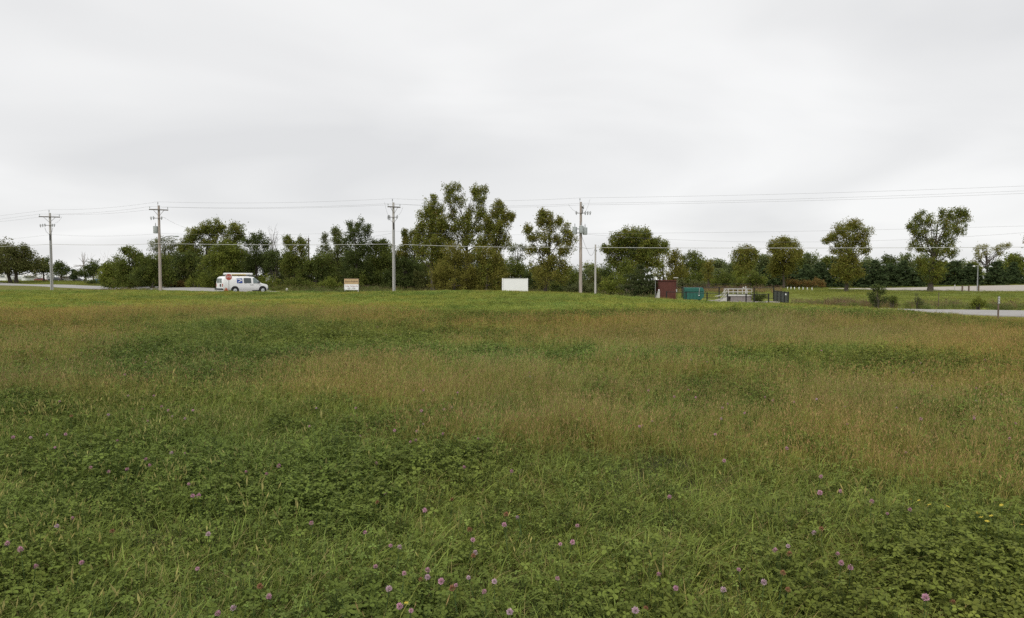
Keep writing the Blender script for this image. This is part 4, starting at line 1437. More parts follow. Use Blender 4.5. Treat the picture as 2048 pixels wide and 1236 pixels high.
make_tree('lawn_tree', 'pale thin-leaved tree with dark bare limbs behind the lamp post', 1976, 158,
          [(1958, 496, 9, 6), (1968, 492, 8, 7), (1990, 498, 10, 5), (2006, 494, 10, 5), (2014, 491, 6, 4), (1950, 510, 9, 8), (1972, 508, 8, 6), (1996, 508, 9, 5), (1956, 518, 10, 8)], 'pale', leaf=0.26, trunk_r=0.30, limbs=36, dens=0.6, group=LG, split=0.4, sub=5)
make_tree('lawn_tree', 'tree at the right edge of the photo showing only reddish leaf tips', 2072, 102, [(2068, 480, 20, 14), (2080, 500, 24, 18), (2074, 460, 16, 10)], 'rust', leaf=0.19, trunk_r=0.25, group=LG)
# --- low rusty shrubs, ditch shrubs
make_tree('rusty_shrub', 'low rusty-orange shrub above the first white marker posts', 1588, 138, [(1580, 565, 9, 6), (1594, 566, 9, 6)], 'rust', cat='shrub', leaf=0.22, trunk_r=0.06, group='rusty shrubs by the marker posts', dens=0.8, limbs=8)
make_tree('rusty_shrub', 'wider rusty-orange shrub above the last white marker posts', 1628, 138, [(1612, 567, 9, 6), (1628, 564, 11, 6), (1642, 568, 8, 6)], 'rust', cat='shrub', leaf=0.22, trunk_r=0.06, group='rusty shrubs by the marker posts', dens=0.8, limbs=8)
DG = 'shrubs in the roadside ditch'
make_shrub('ditch_shrub', 'upright dark green shrub standing alone in the ditch below the lawn', 1753, 57, [(1752, 578, 7, 7), (1762, 584, 10, 7), (1748, 592, 12, 8), (1756, 602, 15, 10)], 'dark', group=DG, leaf=0.10, dens=1.6)
make_shrub('ditch_shrub', 'small round dark shrub right of the upright dark green one', 1784, 58, [(1784, 596, 7, 6), (1787, 604, 6, 6)], 'oak', group=DG, leaf=0.10, dens=1.4)
make_shrub('ditch_shrub', 'wispy grey-green shrub below the widest lawn tree', 1838, 57, [(1834, 595, 6, 8), (1840, 605, 8, 8)], 'grey', group=DG, leaf=0.07, dens=0.3, spiky=0.8)
make_shrub('ditch_shrub', 'bright green round shrub on the road verge left of the grey plate post', 1956, 54.5, [(1956, 602, 9, 6), (1950, 608, 8, 6), (1962, 608, 9, 6)], 'lime', group=DG, leaf=0.10, dens=1.3)
make_shrub('ditch_shrub', 'round dark shrub inside the black fenced pen', 1518, 79, [(1514, 594, 11, 8), (1524, 597, 10, 7)], 'dark', group=None, leaf=0.12, dens=1.3)
# ------------------------------------------------------------------ utility poles and wires
POLE_G = 'wooden utility poles along the field edge'
ARM_RZ = R(38)          # crossarms are turned away from the picture plane


def cutout(mb, p, s=1.0):
    """fuse cutout: bracket, porcelain body, fuse tube"""
    p = Vector(p)
    mb.tube([p + Vector((0, 0, 0.05)), p + Vector((0.12 * s, 0, 0.0))], 0.022, 6)
    mb.lathe(p + Vector((0.12 * s, 0, -0.18)), [(0.045, 0), (0.06, 0.06), (0.04, 0.1), (0.06, 0.16), (0.04, 0.22), (0.055, 0.28), (0.03, 0.36)], 8)
    mb.tube([p + Vector((0.12 * s, 0, 0.2)), p + Vector((0.24 * s, 0, 0.1)), p + Vector((0.13 * s, 0, -0.2))], 0.018, 6)


def pin_insulator(root, p):
    m = MB()
    m.lathe(p, [(0.012, -0.05), (0.012, 0.12), (0.055, 0.12), (0.06, 0.16), (0.035, 0.19), (0.045, 0.23), (0.02, 0.27)], 8)
    m.build('insulator', M['trans'], root, True)


def make_pole(label, px, Y, top_py, mat, arm=True, arm_z=0.55, arm_half=1.05, arm_rz=0.0, riser=False, rack=True):
    b0 = G(px, Y)
    root = thing('utility_pole', label, 'utility pole', b0, 0, POLE_G)
    tp = P(px, top_py, Y) - b0
    H_ = tp.z
    sh = MB()
    sh.tube([(0, 0, -0.2), (0, 0, H_ * 0.5), (0, 0, H_)], [0.175, 0.15, 0.115], 12)
    sh.build('shaft', M[mat], root, True)
    pin = MB()
    pin.tube([(-0.1, 0, H_ - 0.4), (-0.1, 0, H_ + 0.25)], 0.02, 6)
    pin.lathe((-0.1, 0, H_ + 0.2), [(0.02, 0), (0.06, 0.02), (0.06, 0.08), (0.035, 0.12), (0.045, 0.16), (0.02, 0.2)], 8)
    pin.build('top_pin', M['steel'], root, True)
    heads = {'top': Vector((-0.1, 0, H_ + 0.42))}
    if arm:
        rot = Matrix.Rotation(arm_rz, 3, 'Z')
        a = MB()
        a.box(rot @ Vector((0, -0.19, 0)) + Vector((0, 0, H_ - arm_z)), (arm_half * 2, 0.10, 0.12), rot)
        a.build('crossarm', M['arm'], root)
        for s in (-1, 1):
            br = MB()
            br.tube([rot @ Vector((s * arm_half * 0.55, -0.2, 0)) + Vector((0, 0, H_ - arm_z - 0.05)), rot @ Vector((s * 0.05, -0.17, 0)) + Vector((0, 0, H_ - arm_z - 0.65))], 0.022, 6)
            br.build('brace', M['arm'], root)
            q = rot @ Vector((s * arm_half * 0.93, -0.19, 0)) + Vector((0, 0, H_ - arm_z + 0.06))
            pin_insulator(root, q)
            heads['left' if s < 0 else 'right'] = q + Vector((0, 0, 0.27))
    return root, H_, heads


def cutout_rack(root, z, mat='steel', left=2, right=1, jumper=None):
    m = MB()
    m.box((0, -0.19, z), (0.9, 0.06, 0.06))
    m.build('cutout_bracket', M['arm'], root)
    for k in range(left):
        c = MB()
        cutout(c, (-0.36 - 0.28 * k, -0.25, z + 0.02 - 0.04 * k), -1)
        c.build('cutout', M[mat], root)
    for k in range(right):
        c = MB()
        cutout(c, (0.30 + 0.25 * k, -0.25, z), 1)
        c.build('cutout', M[mat], root)


def riser(root, H_, z_top, mat):
    m = MB()
    m.tube([(0.05, -0.19, -0.1), (0.05, -0.17, z_top)], 0.06, 8)
    m.build('riser_conduit', M[mat], root, True)
    c = MB()
    c.tube([(0.05, -0.2, z_top), (0.05, -0.2, z_top + 0.75)], [0.075, 0.06], 8)
    c.build('cable_termination', M['black'], root, True)
    for s in (-1, 1):
        j = MB()
        j.tube([(0.05 + s * 0.03, -0.22, z_top + 0.7), (s * 0.35, -0.25, z_top + 1.05), (s * 0.5, -0.27, z_top + 1.55)], 0.02, 6)
        j.build('lead', M['wire'], root)


p1, H1, h1 = make_pole('leftmost utility pole, pale, with a crossarm and dangling fuse cutouts', 104, 88, 426, 'pole_grey', arm_z=0.5, arm_half=1.15, arm_rz=R(18))
cutout_rack(p1, H1 - 1.55, left=3, right=2)
riser(p1, H1, H1 - 3.4, 'steel')
p2, H2, h2 = make_pole('brownish utility pole carrying a small transformer and a curved street lamp arm', 321, 80, 411, 'pole_brown', arm_z=0.5, arm_half=0.98, arm_rz=R(24))
cutout_rack(p2, H2 - 1.45, left=2, right=1)


def transformer(root, p, r=0.24, h=0.75):
    m = MB()
    m.lathe(p, [(r * 0.9, 0), (r, 0.04), (r, h - 0.06), (r * 1.06, h - 0.05), (r * 1.06, h), (r * 0.6, h + 0.05)], 14)
    t = m.build('transformer', M['trans'], root, True)
    q = MB()
    q.lathe(Vector(p) + Vector((0, 0, h + 0.04)), [(0.04, 0), (0.055, 0.07), (0.035, 0.12), (0.055, 0.2), (0.035, 0.26), (0.02, 0.36)], 8)
    q.build('bushing', M['steel'], t, True)
    return t


transformer(p2, (-0.36, -0.1, H2 - 3.15), 0.25, 0.78)
la = MB()
la.tube([(0.1, -0.1, H2 - 4.3), (0.55, -0.5, H2 - 3.75), (1.15, -0.7, H2 - 3.55), (1.75, -0.85, H2 - 3.5), (2.15, -0.95, H2 - 3.52)], 0.048, 8)
la_o = la.build('lamp_arm', M['steel'], p2, True)
lh = MB()
lh.lathe((0, 0, 0), [(0.05, -0.3), (0.10, -0.22), (0.15, 0.0), (0.15, 0.22), (0.06, 0.36)], 10, 'x')
lho = lh.build('lamp_head', M['trans'], p2, True)
lho.location = (2.35, -1.0, H2 - 3.55)
lho.scale = (1, 1, 0.6)
p3, H3, h3 = make_pole('pale middle utility pole with a short crossarm and coiled cable by its cutouts', 788, 76, 405, 'pole_grey', arm_z=0.5, arm_half=0.72, arm_rz=R(30))
cutout_rack(p3, H3 - 1.6, left=1, right=1)
riser(p3, H3, H3 - 2.9, 'steel')
co = MB()
for k in range(3):
    co.tube([(-0.48 + 0.05 * k + 0.12 * math.cos(a), -0.3 - 0.03 * k, H3 - 1.65 + 0.26 * math.sin(a)) for a in [i * 0.5236 for i in range(13)]], 0.015, 5)
co.build('cable_coil', M['steel'], p3)
p4, H4, h4 = make_pole('brown utility pole carrying three grey transformers', 1161, 72, 404, 'pole_brown', arm_z=0.55, arm_half=0.8, arm_rz=R(78))
cutout_rack(p4, H4 - 1.15, left=1, right=3)
for (x, y, z) in [(-0.62, -0.12, -3.3), (0.02, -0.42, -3.2), (0.42, -0.16, -3.35)]:
    transformer(p4, (x, y, H4 + z), 0.235, 0.72)
tb = MB()
tb.box((-0.15, -0.12, H4 - 2.75), (1.0, 0.06, 0.08))
tb.box((-0.15, -0.12, H4 - 3.15), (1.0, 0.06, 0.08))
tb.build('mounting_bar', M['steel'], p4)
# short pole
b5 = G(1190.5, 73)
p5 = thing('short_pole', 'short thin pale pole without a crossarm, right of the transformer pole', 'pole', b5)
H5 = (P(1190, 489, 73) - b5).z
m5 = MB()
m5.tube([(0, 0, -0.2), (0, 0, H5 * 0.6), (0, 0, H5)], [0.11, 0.095, 0.075], 10)
m5.build('shaft', M['pole_grey'], p5, True)
m5 = MB()
m5.box((0.09, -0.05, H5 - 0.65), (0.12, 0.10, 0.14))
m5.build('cable_clamp', M['steel'], p5)
# far pole over the woods
bf = G(618, 135)
pf = thing('utility_pole', 'small distant utility pole with a short crossarm sticking up above the woods', 'utility pole', bf)
Hf = (P(618, 476, 135) - bf).z
mf = MB()
mf.tube([(0, 0, -0.2), (0, 0, Hf)], [0.2, 0.15], 8)
mf.build('shaft', M['arm'], pf, True)
mf = MB()
mf.box((0, -0.2, Hf - 0.55), (0.95, 0.12, 0.14))
mf.build('crossarm', M['arm'], pf)
mf = MB()
mf.tube([(0, 0, Hf - 0.05), (0, 0, Hf + 0.5)], 0.03, 6)
mf.build('top_pin', M['steel'], pf)


def wire(name, label, pts_, sag, r, mat, group=None, cat='power line'):
    mb = MB()
    for a, b_ in zip(pts_[:-1], pts_[1:]):
        a, b_ = Vector(a), Vector(b_)
        seg = []
        for i in range(13):
            t = i / 12
            p = a.lerp(b_, t)
            p.z -= 4 * sag * t * (1 - t)
            seg.append(p)
        mb.tube(seg, r, 5, cap=True)
    o = mb.build(name, M[mat], None, True)
    return tag(o, label, cat, group)


W1, W2, W3, W4 = (Vector(p.location) for p in (p1, p2, p3, p4))
WGRP = 'overhead conductors between the utility poles'
wire('power_line', 'topmost overhead wire carried on the pole-top pins', [P(-260, 452, 100), W1 + h1['top'], W2 + h2['top'], W3 + h3['top'], W4 + h4['top'], P(2400, 356, 60)], 0.28, 0.0075, 'wire', WGRP)
wire('power_line', 'overhead wire on the left ends of the crossarms, second from the top', [P(-260, 460, 100), W1 + h1['left'], W2 + h2['left'], W3 + h3['left'], W4 + h4['left'], P(2400, 365, 60)], 0.28, 0.0075, 'wire', WGRP)
wire('power_line', 'overhead wire on the right ends of the crossarms, third from the top', [P(-260, 464, 100), W1 + h1['right'], W2 + h2['right'], W3 + h3['right'], W4 + h4['right'], P(2400, 371, 60)], 0.28, 0.0075, 'wire', WGRP)
on = lambda W, px, py, Y: P(px, py, Y)
wire('power_line', 'thin neutral wire below the transformers running the full width', [P(-260, 497, 100), P(105, 469, 87.8), P(322, 467, 79.8), P(789, 462, 75.8), P(1163, 467, 71.8), P(2400, 440, 60)], 0.25, 0.007, 'wire', WGRP)
wire('service_wire', 'slack service wire sagging from the transformer pole towards the right edge', [P(1165, 468, 71.8), P(2200, 452, 62)], 1.1, 0.007, 'wire', cat='wire')
wire('service_wire', 'thin service wire dropping from the street-lamp pole to the tall woods', [P(327, 434, 79.7), P(372, 455, 112)], 0.15, 0.010, 'wire', cat='wire')
wire('service_wire', 'thin wire running from the middle pole back over the spiky tree', [P(787, 465, 75.8), P(735, 473, 100)], 0.1, 0.010, 'wire', cat='wire')
wire('communication_cable', 'thick pale lowest cable stretched across the whole tree line', [P(-260, 500, 100), P(104, 488.5, 87.7), P(321, 487, 79.7), P(786, 488, 75.7), P(797, 489.5, 75.6), P(803, 490.5, 75.5), P(808, 489, 75.5), P(1161, 494, 71.7), P(1190, 495, 72.8),
     P(2400, 491, 60)], 0.12, 0.022, 'cable', cat='cable')
wire('drop_cable', 'looping cable hanging between the transformer pole and the short thin pole', [P(1163, 470, 71.8), P(1176, 503, 72.2), P(1183, 511, 72.5), P(1190, 497, 72.9)], 0.12, 0.014, 'wire', cat='cable')
for nm_, lab_, a, b_ in [('jumper_wire', 'thin jumper looping from the wire to the cutouts left of the middle pole', P(769, 404, 75.8), P(777, 431, 75.7)),
                         ('jumper_wire', 'thin jumper looping from the wire to the cutout right of the middle pole', P(806, 413, 75.8), P(797, 430, 75.7)),
                         ('jumper_wire', 'thin jumper from the top wire to the cutouts right of the transformer pole', P(1180, 398, 71.8), P(1170, 424, 71.7)),
                         ('jumper_wire', 'thin jumper from the wire to the bracket left of the transformer pole', P(1137, 409, 72), P(1156, 424, 71.7)),
                         ('jumper_wire', 'thin jumper from the wire to the cutout right of the leftmost pole', P(124, 433, 87.8), P(110, 446, 87.7))]:
    wire(nm_, lab_, [a, b_], 0.18, 0.010, 'wire', 'jumpers at the poles', cat='wire')


# ------------------------------------------------------------------ white van
def loft(secs):
    """secs: list of (x, [(y, z) ...]) half sections mirrored about y=0; all the same length"""
    mb = MB()
    vs = []
    k = len(secs[0][1])
    for x, h in secs:
        for y, z in h:
            vs.append((x, y, z))
        for y, z in reversed(h):
            vs.append((x, -y, z))
    w = 2 * k
    fs = []
    for i in range(len(secs) - 1):
        for j in range(w):
            j2 = (j + 1) % w
            fs.append((i * w + j, i * w + j2, (i + 1) * w + j2, (i + 1) * w + j))
    fs.append(tuple(range(w - 1, -1, -1)))
    o = (len(secs) - 1) * w
    fs.append(tuple(o + j for j in range(w)))
    return mb.add(vs, fs)


def van_sec(zb, zt, wb, wbelt, wt, zbelt):
    zbelt = min(zbelt, zt - 0.12)
    return [(wb * 0.93, zb), (wb, zb + 0.10), (wbelt, (zb + zbelt) / 2), (wbelt * 0.985, zbelt), ((wbelt + wt) / 2, (zbelt + zt) / 2), (wt, zt - 0.12), (wt - 0.12, zt - 0.03), (0.001, zt)]


def wheel(root, x, y, r=0.37, w=0.22, rim_mat='trans'):
    t = MB()
    t.lathe((0, 0, 0), [(r * 0.62, -w / 2), (r * 0.95, -w / 2), (r, -w / 2 + 0.03), (r, w / 2 - 0.03), (r * 0.95, w / 2), (r * 0.62, w / 2)], 18, 'y')
    o = t.build('wheel', M['rubber'], root, True)
    o.location = (x, y, r)
    q = MB()
    q.lathe((0, 0, 0), [(r * 0.60, -w / 2 - 0.005), (r * 0.5, -w / 2 + 0.02), (r * 0.18, -w / 2 - 0.03), (r * 0.1, -w / 2 - 0.04), (r * 0.1, w / 2 + 0.04), (r * 0.5, w / 2 - 0.02), (r * 0.6, w / 2 + 0.005)], 14, 'y')
    q.build('rim', M[rim_mat], o, True)
    return o


vx = P(486, 588, 85)
vz = g1(vx.x, vx.y) + 0.07
VAN_RZ = R(44)
van = thing('van', 'white cargo van with a blue eagle panel and a white tube on its roof', 'van', (vx.x, vx.y, vz), VAN_RZ)
# x runs from rear (-2.8) to nose (+2.75)
secs = [(-2.82, van_sec(0.50, 1.62, 0.93, 0.95, 0.84, 1.18)), (-2.74, van_sec(0.42, 1.90, 0.97, 0.99, 0.84, 1.2)), (-2.55, van_sec(0.38, 2.03, 0.99, 1.01, 0.84, 1.2)), (-1.0, van_sec(0.36, 2.07, 0.99, 1.02, 0.85, 1.2)),
        (0.55, van_sec(0.36, 2.06, 0.99, 1.02, 0.85, 1.2)), (1.0, van_sec(0.36, 2.0, 0.99, 1.02, 0.83, 1.2)), (1.78, van_sec(0.36, 1.36, 0.99, 1.01, 0.86, 1.16)), (2.0, van_sec(0.37, 1.24, 0.98, 1.0, 0.88, 1.08)),
        (2.6, van_sec(0.40, 1.10, 0.95, 0.96, 0.84, 0.96)), (2.74, van_sec(0.46, 0.98, 0.90, 0.91, 0.82, 0.85))]
loft(secs).build('body', M['white'], van, True)


def side_panel(name, poly, mat, s, off=0.012, par=van, th=0.02):
    """polygon (x, z) laid against the sloping side s of the van"""
    def yat(z):
        return 1.02 - max(0, z - 1.2) * 0.20
    n_ = len(poly)
    vs = [(x, s * (yat(z) + off), z) for x, z in poly] + [(x, s * (yat(z) + off - th), z) for x, z in poly]
    fs = [tuple(range(n_)), tuple(range(2 * n_ - 1, n_ - 1, -1))] + [(i, (i + 1) % n_, n_ + (i + 1) % n_, n_ + i) for i in range(n_)]
    return MB().add(vs, fs).build(name, M[mat], par)


for s in (-1, 1):
    side_panel('side_window', [(-0.28, 1.22), (0.62, 1.22), (0.62, 1.80), (0.58, 1.84), (-0.24, 1.84), (-0.28, 1.80)], 'glass', s)
    side_panel('front_window', [(0.86, 1.2), (1.62, 1.22), (1.50, 1.36), (1.12, 1.80), (1.06, 1.84), (0.86, 1.84)], 'glass_pale', s)
    d = side_panel('emblem_panel', [(-1.12, 1.22), (-0.46, 1.22), (-0.46, 1.80), (-1.12, 1.80)], 'blue', s)
    # eagle head in flight: white swept shape running to a beak at the right
    f_ = 1 if s < 0 else -1
    cxm = -0.79
    e = [(-0.31, 0.22), (0.05, 0.22), (0.24, 0.12), (0.29, 0.02), (0.10, -0.05), (-0.05, -0.13), (-0.26, -0.25), (-0.12, -0.10), (0.0, -0.01), (0.13, 0.05), (0.16, 0.10), (0.02, 0.13), (-0.31, 0.16)]
    side_panel('eagle_emblem', [(cxm + f_ * x, 1.51 + z) for x, z in e], 'white', s, off=0.020)
    hdl = MB()
    hdl.box((0.78, s * 1.035, 1.02), (0.14, 0.03, 0.05))
    hdl.build('door_handle', M['plastic'], van)
    hdl = MB()
    hdl.box((0.55, s * 1.035, 1.02), (0.12, 0.03, 0.05))
    hdl.build('door_handle', M['plastic'], van)
    mir = MB()
    mir.box((1.52, s * 1.17, 1.33), (0.12, 0.22, 0.26))
    mir.build('wing_mirror', M['plastic'], van)
    hl = MB()
    hl.box((2.70, s * 0.72, 0.84), (0.12, 0.24, 0.20))
    hl.build('headlight', M['glass_pale'], van)
    tl = MB()
    tl.box((-2.79, s * 0.90, 0.98), (0.08, 0.14, 0.34))
    tl.build('tail_light', M['red'], van)
    rw = MB()
    rw.prism([(s * 0.07, 1.28), (s * 0.72, 1.28), (s * 0.68, 1.72), (s * 0.62, 1.78), (s * 0.07, 1.78)], -2.85, -2.78, 'x')
    rwo = rw.build('rear_window', M['glass_pale'], van)
    ro = MB()
    ro.box((-2.0, s * 0.99, 0.36), (4.2 if False else 1.0, 0.06, 0.06))
for x in (-1.38, 2.02):
    for s in (-1, 1):
        ar = MB()
        ar.lathe((x, s * 0.93, 0.40), [(0.48, -0.10), (0.48, 0.10)], 20, 'y')
        ar.build('wheel_arch', M['black'], van)
        w_ = wheel(van, x, s * 0.93, 0.37, 0.24)
        w_.location.y = s * 0.94
bp_ = MB()
bp_.box((-2.92, 0, 0.52), (0.20, 1.95, 0.20))
bp_.build('rear_bumper', M['plastic'], van)
bp_ = MB()
bp_.box((2.78, 0, 0.50), (0.18, 1.85, 0.22))
bp_.build('front_bumper', M['plastic'], van)
pl_ = MB()
pl_.box((-2.845, -0.36, 0.98), (0.05, 0.34, 0.30))
pl_.build('licence_plate_recess', M['dark'], van)
ws = MB()
vs_ = [(1.07, -0.74, 1.93), (1.07, 0.74, 1.93), (1.74, 0.84, 1.40), (1.74, -0.84, 1.40)]
nrm = Vector((0.62, 0, 0.78)) * 0.012
ws.add([Vector(p) + nrm for p in vs_] + [Vector(p) - nrm * 3 for p in vs_], [(0, 1, 2, 3), (7, 6, 5, 4), (0, 4, 5, 1), (1, 5, 6, 2), (2, 6, 7, 3), (3, 7, 4, 0)])
ws.build('windscreen', M['glass_pale'], van)
rk = MB()
for x in (-2.2, -0.8, 0.5):
    rk.tube([(x, -0.80, 2.0), (x, -0.74, 2.17), (x, 0.74, 2.17), (x, 0.80, 2.0)], 0.022, 6)
rk.build('roof_rack', M['dark'], van)
tu = MB()
tu.lathe((0, -0.50, 2.31), [(0.02, -2.55), (0.11, -2.50), (0.135, -2.35), (0.135, 0.92), (0.11, 0.98), (0.05, 1.0)], 14, 'x')
tube_o = tu.build('carrier_tube', None, None, True)
tube_o.data.materials.append(M['white'])
tube_o.parent = van
ld = MB()
for y in (-0.72, -0.32):
    pass
for y in (0.05, 0.42):
    ld.box((-0.7, y, 2.24), (2.8, 0.035, 0.08))
for k in range(9):
    ld.tube([(-1.95 + 0.31 * k, 0.05, 2.24), (-1.95 + 0.31 * k, 0.42, 2.24)], 0.018, 6)
lad = ld.build('ladder', M['yellow'], None)
lad.matrix_world = van.matrix_world
lad.location = (vx.x, vx.y, vz)
lad.rotation_euler = (0, 0, VAN_RZ)
tag(lad, 'yellow ladder lying on the roof rack of the white van', 'ladder')
# a second rail of the ladder leans against the tube so that it shows from the roadside
rl_ = MB()
rl_.box((-0.75, -0.66, 2.22), (1.7, 0.03, 0.09))
rlo = rl_.build('pole_section', M['yellow'], None)
rlo.location = (vx.x, vx.y, vz)
rlo.rotation_euler = (0, 0, VAN_RZ)
tag(rlo, 'yellow rail strapped beside the white tube on the van roof', 'rail')

# ------------------------------------------------------------------ stop sign
sb = G(458, 78.5)
stop = thing('stop_sign', 'red octagonal stop sign on a thin post in front of the van', 'stop sign', sb, R(28))
scz = (P(457, 554, 78.5) - sb).z
pm_ = MB()
pm_.box((0, 0, (scz + 0.3) / 2 - 0.1), (0.055, 0.045, scz + 0.5))
pm_.build('post', M['steel'], stop)
oc = [(0.38 * math.cos(R(22.5 + 45 * k)), scz + 0.38 * math.sin(R(22.5 + 45 * k))) for k in range(8)]
oi = [(0.355 * math.cos(R(22.5 + 45 * k)), scz + 0.355 * math.sin(R(22.5 + 45 * k))) for k in range(8)]
MB().prism(oc, -0.045, -0.030).build('sign_border', M['white'], stop)
MB().prism(oi, -0.052, -0.040).build('sign_face', M['red'], stop)
text_part('STOP', 0.30, (0, -0.056, scz), (R(90), 0, 0), M['white'], stop)
# orange-red hydrant beside it
hb = G(452.5, 78.2)
hyd = thing('fire_hydrant', 'low orange-red hydrant at the foot of the stop sign', 'hydrant', hb)
m_ = MB()
m_.lathe((0, 0, -0.05), [(0.16, 0), (0.16, 0.08), (0.12, 0.10), (0.12, 0.48), (0.15, 0.50), (0.15, 0.54)], 12)
m_.build('barrel', M['orange'], hyd, True)
m_ = MB()
m_.lathe((0, 0, 0.49), [(0.145, 0), (0.13, 0.08), (0.08, 0.15), (0.03, 0.17), (0.03, 0.22)], 12)
m_.build('bonnet', M['orange'], hyd, True)
for s in (-1, 1):
    m_ = MB()
    m_.lathe((s * 0.17, 0, 0.36), [(0.065, -0.07), (0.065, 0.04), (0.08, 0.04), (0.08, 0.09)], 10, 'x')
    m_.build('nozzle', M['orange'], hyd, True)

# ------------------------------------------------------------------ signs on the field edge
def sign_loc(px, Y):
    return G(px, Y)


gb = sign_loc(703, 75.5)
sp = thing('notice_sign', 'small tan and white notice board with dark lettering on two posts', 'sign', gb, R(-3))
wS = 29 / F * 75.5
z0, z1 = (P(703, 580, 75.5) - gb).z, (P(703, 557.5, 75.5) - gb).z
zm = (P(703, 568.5, 75.5) - gb).z
for s in (-1, 1):
    m_ = MB()
    m_.box((s * (wS / 2 - 0.06), 0.06, z1 / 2 - 0.1), (0.10, 0.08, z1 + 0.2))
    m_.build('post', M['offwhite'], sp)
m_ = MB()
m_.box((0, 0, (z1 + zm) / 2), (wS, 0.03, z1 - zm))
m_.build('upper_panel', M['tan'], sp)
m_ = MB()
m_.box((0, 0, (z0 + zm) / 2 - 0.002), (wS, 0.03, zm - z0 - 0.004))
m_.build('lower_panel', M['board'], sp)
m_ = MB()
m_.box((0, 0.01, z1 + 0.02), (wS + 0.08, 0.08, 0.04))
m_.box((wS / 2 + 0.02, 0.03, (z0 + z1) / 2), (0.035, 0.08, z1 - z0))
m_.build('frame', M['wood'], sp)
text_part('Space Available', 0.245, (0, -0.018, (z1 + zm) / 2), (R(90), 0, 0), M['ink'], sp, shear=0.3, spacing=0.96)
text_part('For Sale - Warehouse - By', 0.165, (0, -0.018, zm - 0.20), (R(90), 0, 0), M['inkred'], sp, spacing=0.80)
text_part('360 - 3700', 0.20, (0, -0.018, zm - 0.44), (R(90), 0, 0), M['ink'], sp)

wb = sign_loc(1030, 75)
bd = thing('blank_billboard', 'blank white board on two white posts at the field edge', 'board', wb, R(-2))
wB = 52 / F * 75
z0, z1 = (P(1030, 584, 75) - wb).z, (P(1030, 557, 75) - wb).z
m_ = MB()
m_.box((0, 0, (z0 + z1) / 2), (wB - 0.26, 0.05, z1 - z0))
m_.build('panel', M['board'], bd)
m_ = MB()
m_.box((0, -0.01, z1 + 0.015), (wB, 0.09, 0.035))
m_.build('top_rail', M['offwhite'], bd)
for s in (-1, 1):
    m_ = MB()
    m_.box((s * (wB / 2 - 0.065), -0.02, z1 / 2 - 0.1), (0.13, 0.13, z1 + 0.2))
    m_.build('post', M['white'], bd)

# ------------------------------------------------------------------ pump pen: red shed, teal container, railing platform, black fence
def base_at(px, Y):
    return G(px, Y)


YP = 80.0
rb = base_at(1334, YP + 0.5)
rz_top = (P(1334, 561.5, YP + 0.5) - rb).z
shed = thing('red_shed', 'tall dark red sheet-metal shed next to the cedar', 'shed', rb, R(4))
m_ = MB()
wR = 34 / F * YP
m_.box((0, 0.8, rz_top / 2 - 0.1), (wR, 1.6, rz_top + 0.2))
m_.build('wall', M['redmetal'], shed)
for k in range(12):
    r_ = MB()
    r_.box((-wR / 2 + 0.09 + k * (wR - 0.18) / 11, -0.012, rz_top / 2), (0.05, 0.024, rz_top - 0.08))
    r_.build('cladding_rib', M['redmetal'], shed)
m_ = MB()
m_.box((0, 0.78, rz_top + 0.05), (wR + 0.14, 1.8, 0.09))
m_.build('roof', M['redtrim'], shed)
for s in (-1, 1):
    m_ = MB()
    m_.box((s * (wR / 2 + 0.02), -0.02, rz_top / 2), (0.06, 0.05, rz_top))
    m_.build('corner_trim', M['redtrim'], shed)
m_ = MB()
m_.box((wR / 2 + 0.12, 0.15, 1.0), (0.2, 0.2, 0.32))
m_.build('electric_box', M['trans'], shed)
m_ = MB()
m_.lathe((0.02, 0.4, rz_top + 0.09), [(0.06, 0), (0.06, 0.10), (0.09, 0.10), (0.03, 0.17)], 8)
m_.build('roof_vent', M['offwhite'], shed, True)
# dish, grey wedge and flood lamp by the shed
dsp = P(1310.5, 556.5, YP - 0.4)
dg = base_at(1310.5, YP - 0.4)
dish = thing('satellite_dish', 'small white dish on a thin mast between the cedar and the red shed', 'dish', dg)
dz = dsp.z - dg.z
m_ = MB()
m_.tube([(0, 0, -0.1), (0, 0, dz)], 0.03, 6)
m_.build('mast', M['steel'], dish)
m_ = MB()
m_.lathe((0, 0, 0), [(0.02, 0.06), (0.10, 0.05), (0.17, 0.0), (0.20, -0.06), (0.17, 0.02), (0.02, 0.08)], 14, 'y')
o_ = m_.build('reflector', M['white'], dish, True)
o_.location = (0, -0.05, dz)
o_.rotation_euler = (R(-20), 0, R(35))
m_ = MB()
m_.tube([(0, -0.05, dz - 0.1), (-0.12, -0.3, dz - 0.02)], 0.012, 5)
m_.build('feed_arm', M['steel'], dish)
wg = base_at(1315, YP - 0.9)
wed = thing('sloped_cover', 'pale grey sloping cover leaning against the left side of the red shed', 'cover', wg, 0)
m_ = MB()
m_.prism([(-0.25, 0), (0.20, 0), (0.20, 0.95), (0.12, 1.05), (0.05, 0.85)], -0.3, 0.3)
m_.build('shell', M['offwhite'], wed)
m_ = MB()
m_.lathe((0.15, 0, 1.03), [(0.07, 0), (0.09, 0.08), (0.04, 0.16)], 8)
m_.build('cap', M['white'], wed, True)
fl = base_at(1352, YP + 1.8)
flz = (P(1352, 556, YP + 1.8) - fl).z
flo = thing('flood_lamp', 'flat grey lamp on a post behind the right corner of the red shed', 'lamp post', fl)
m_ = MB()
m_.tube([(0.1, 0, -0.1), (0.1, 0, flz)], 0.04, 6)
m_.build('post', M['wood'], flo)
m_ = MB()
m_.box((-0.05, 0, flz + 0.04), (0.50, 0.28, 0.09))
m_.build('lamp_head', M['offwhite'], flo)

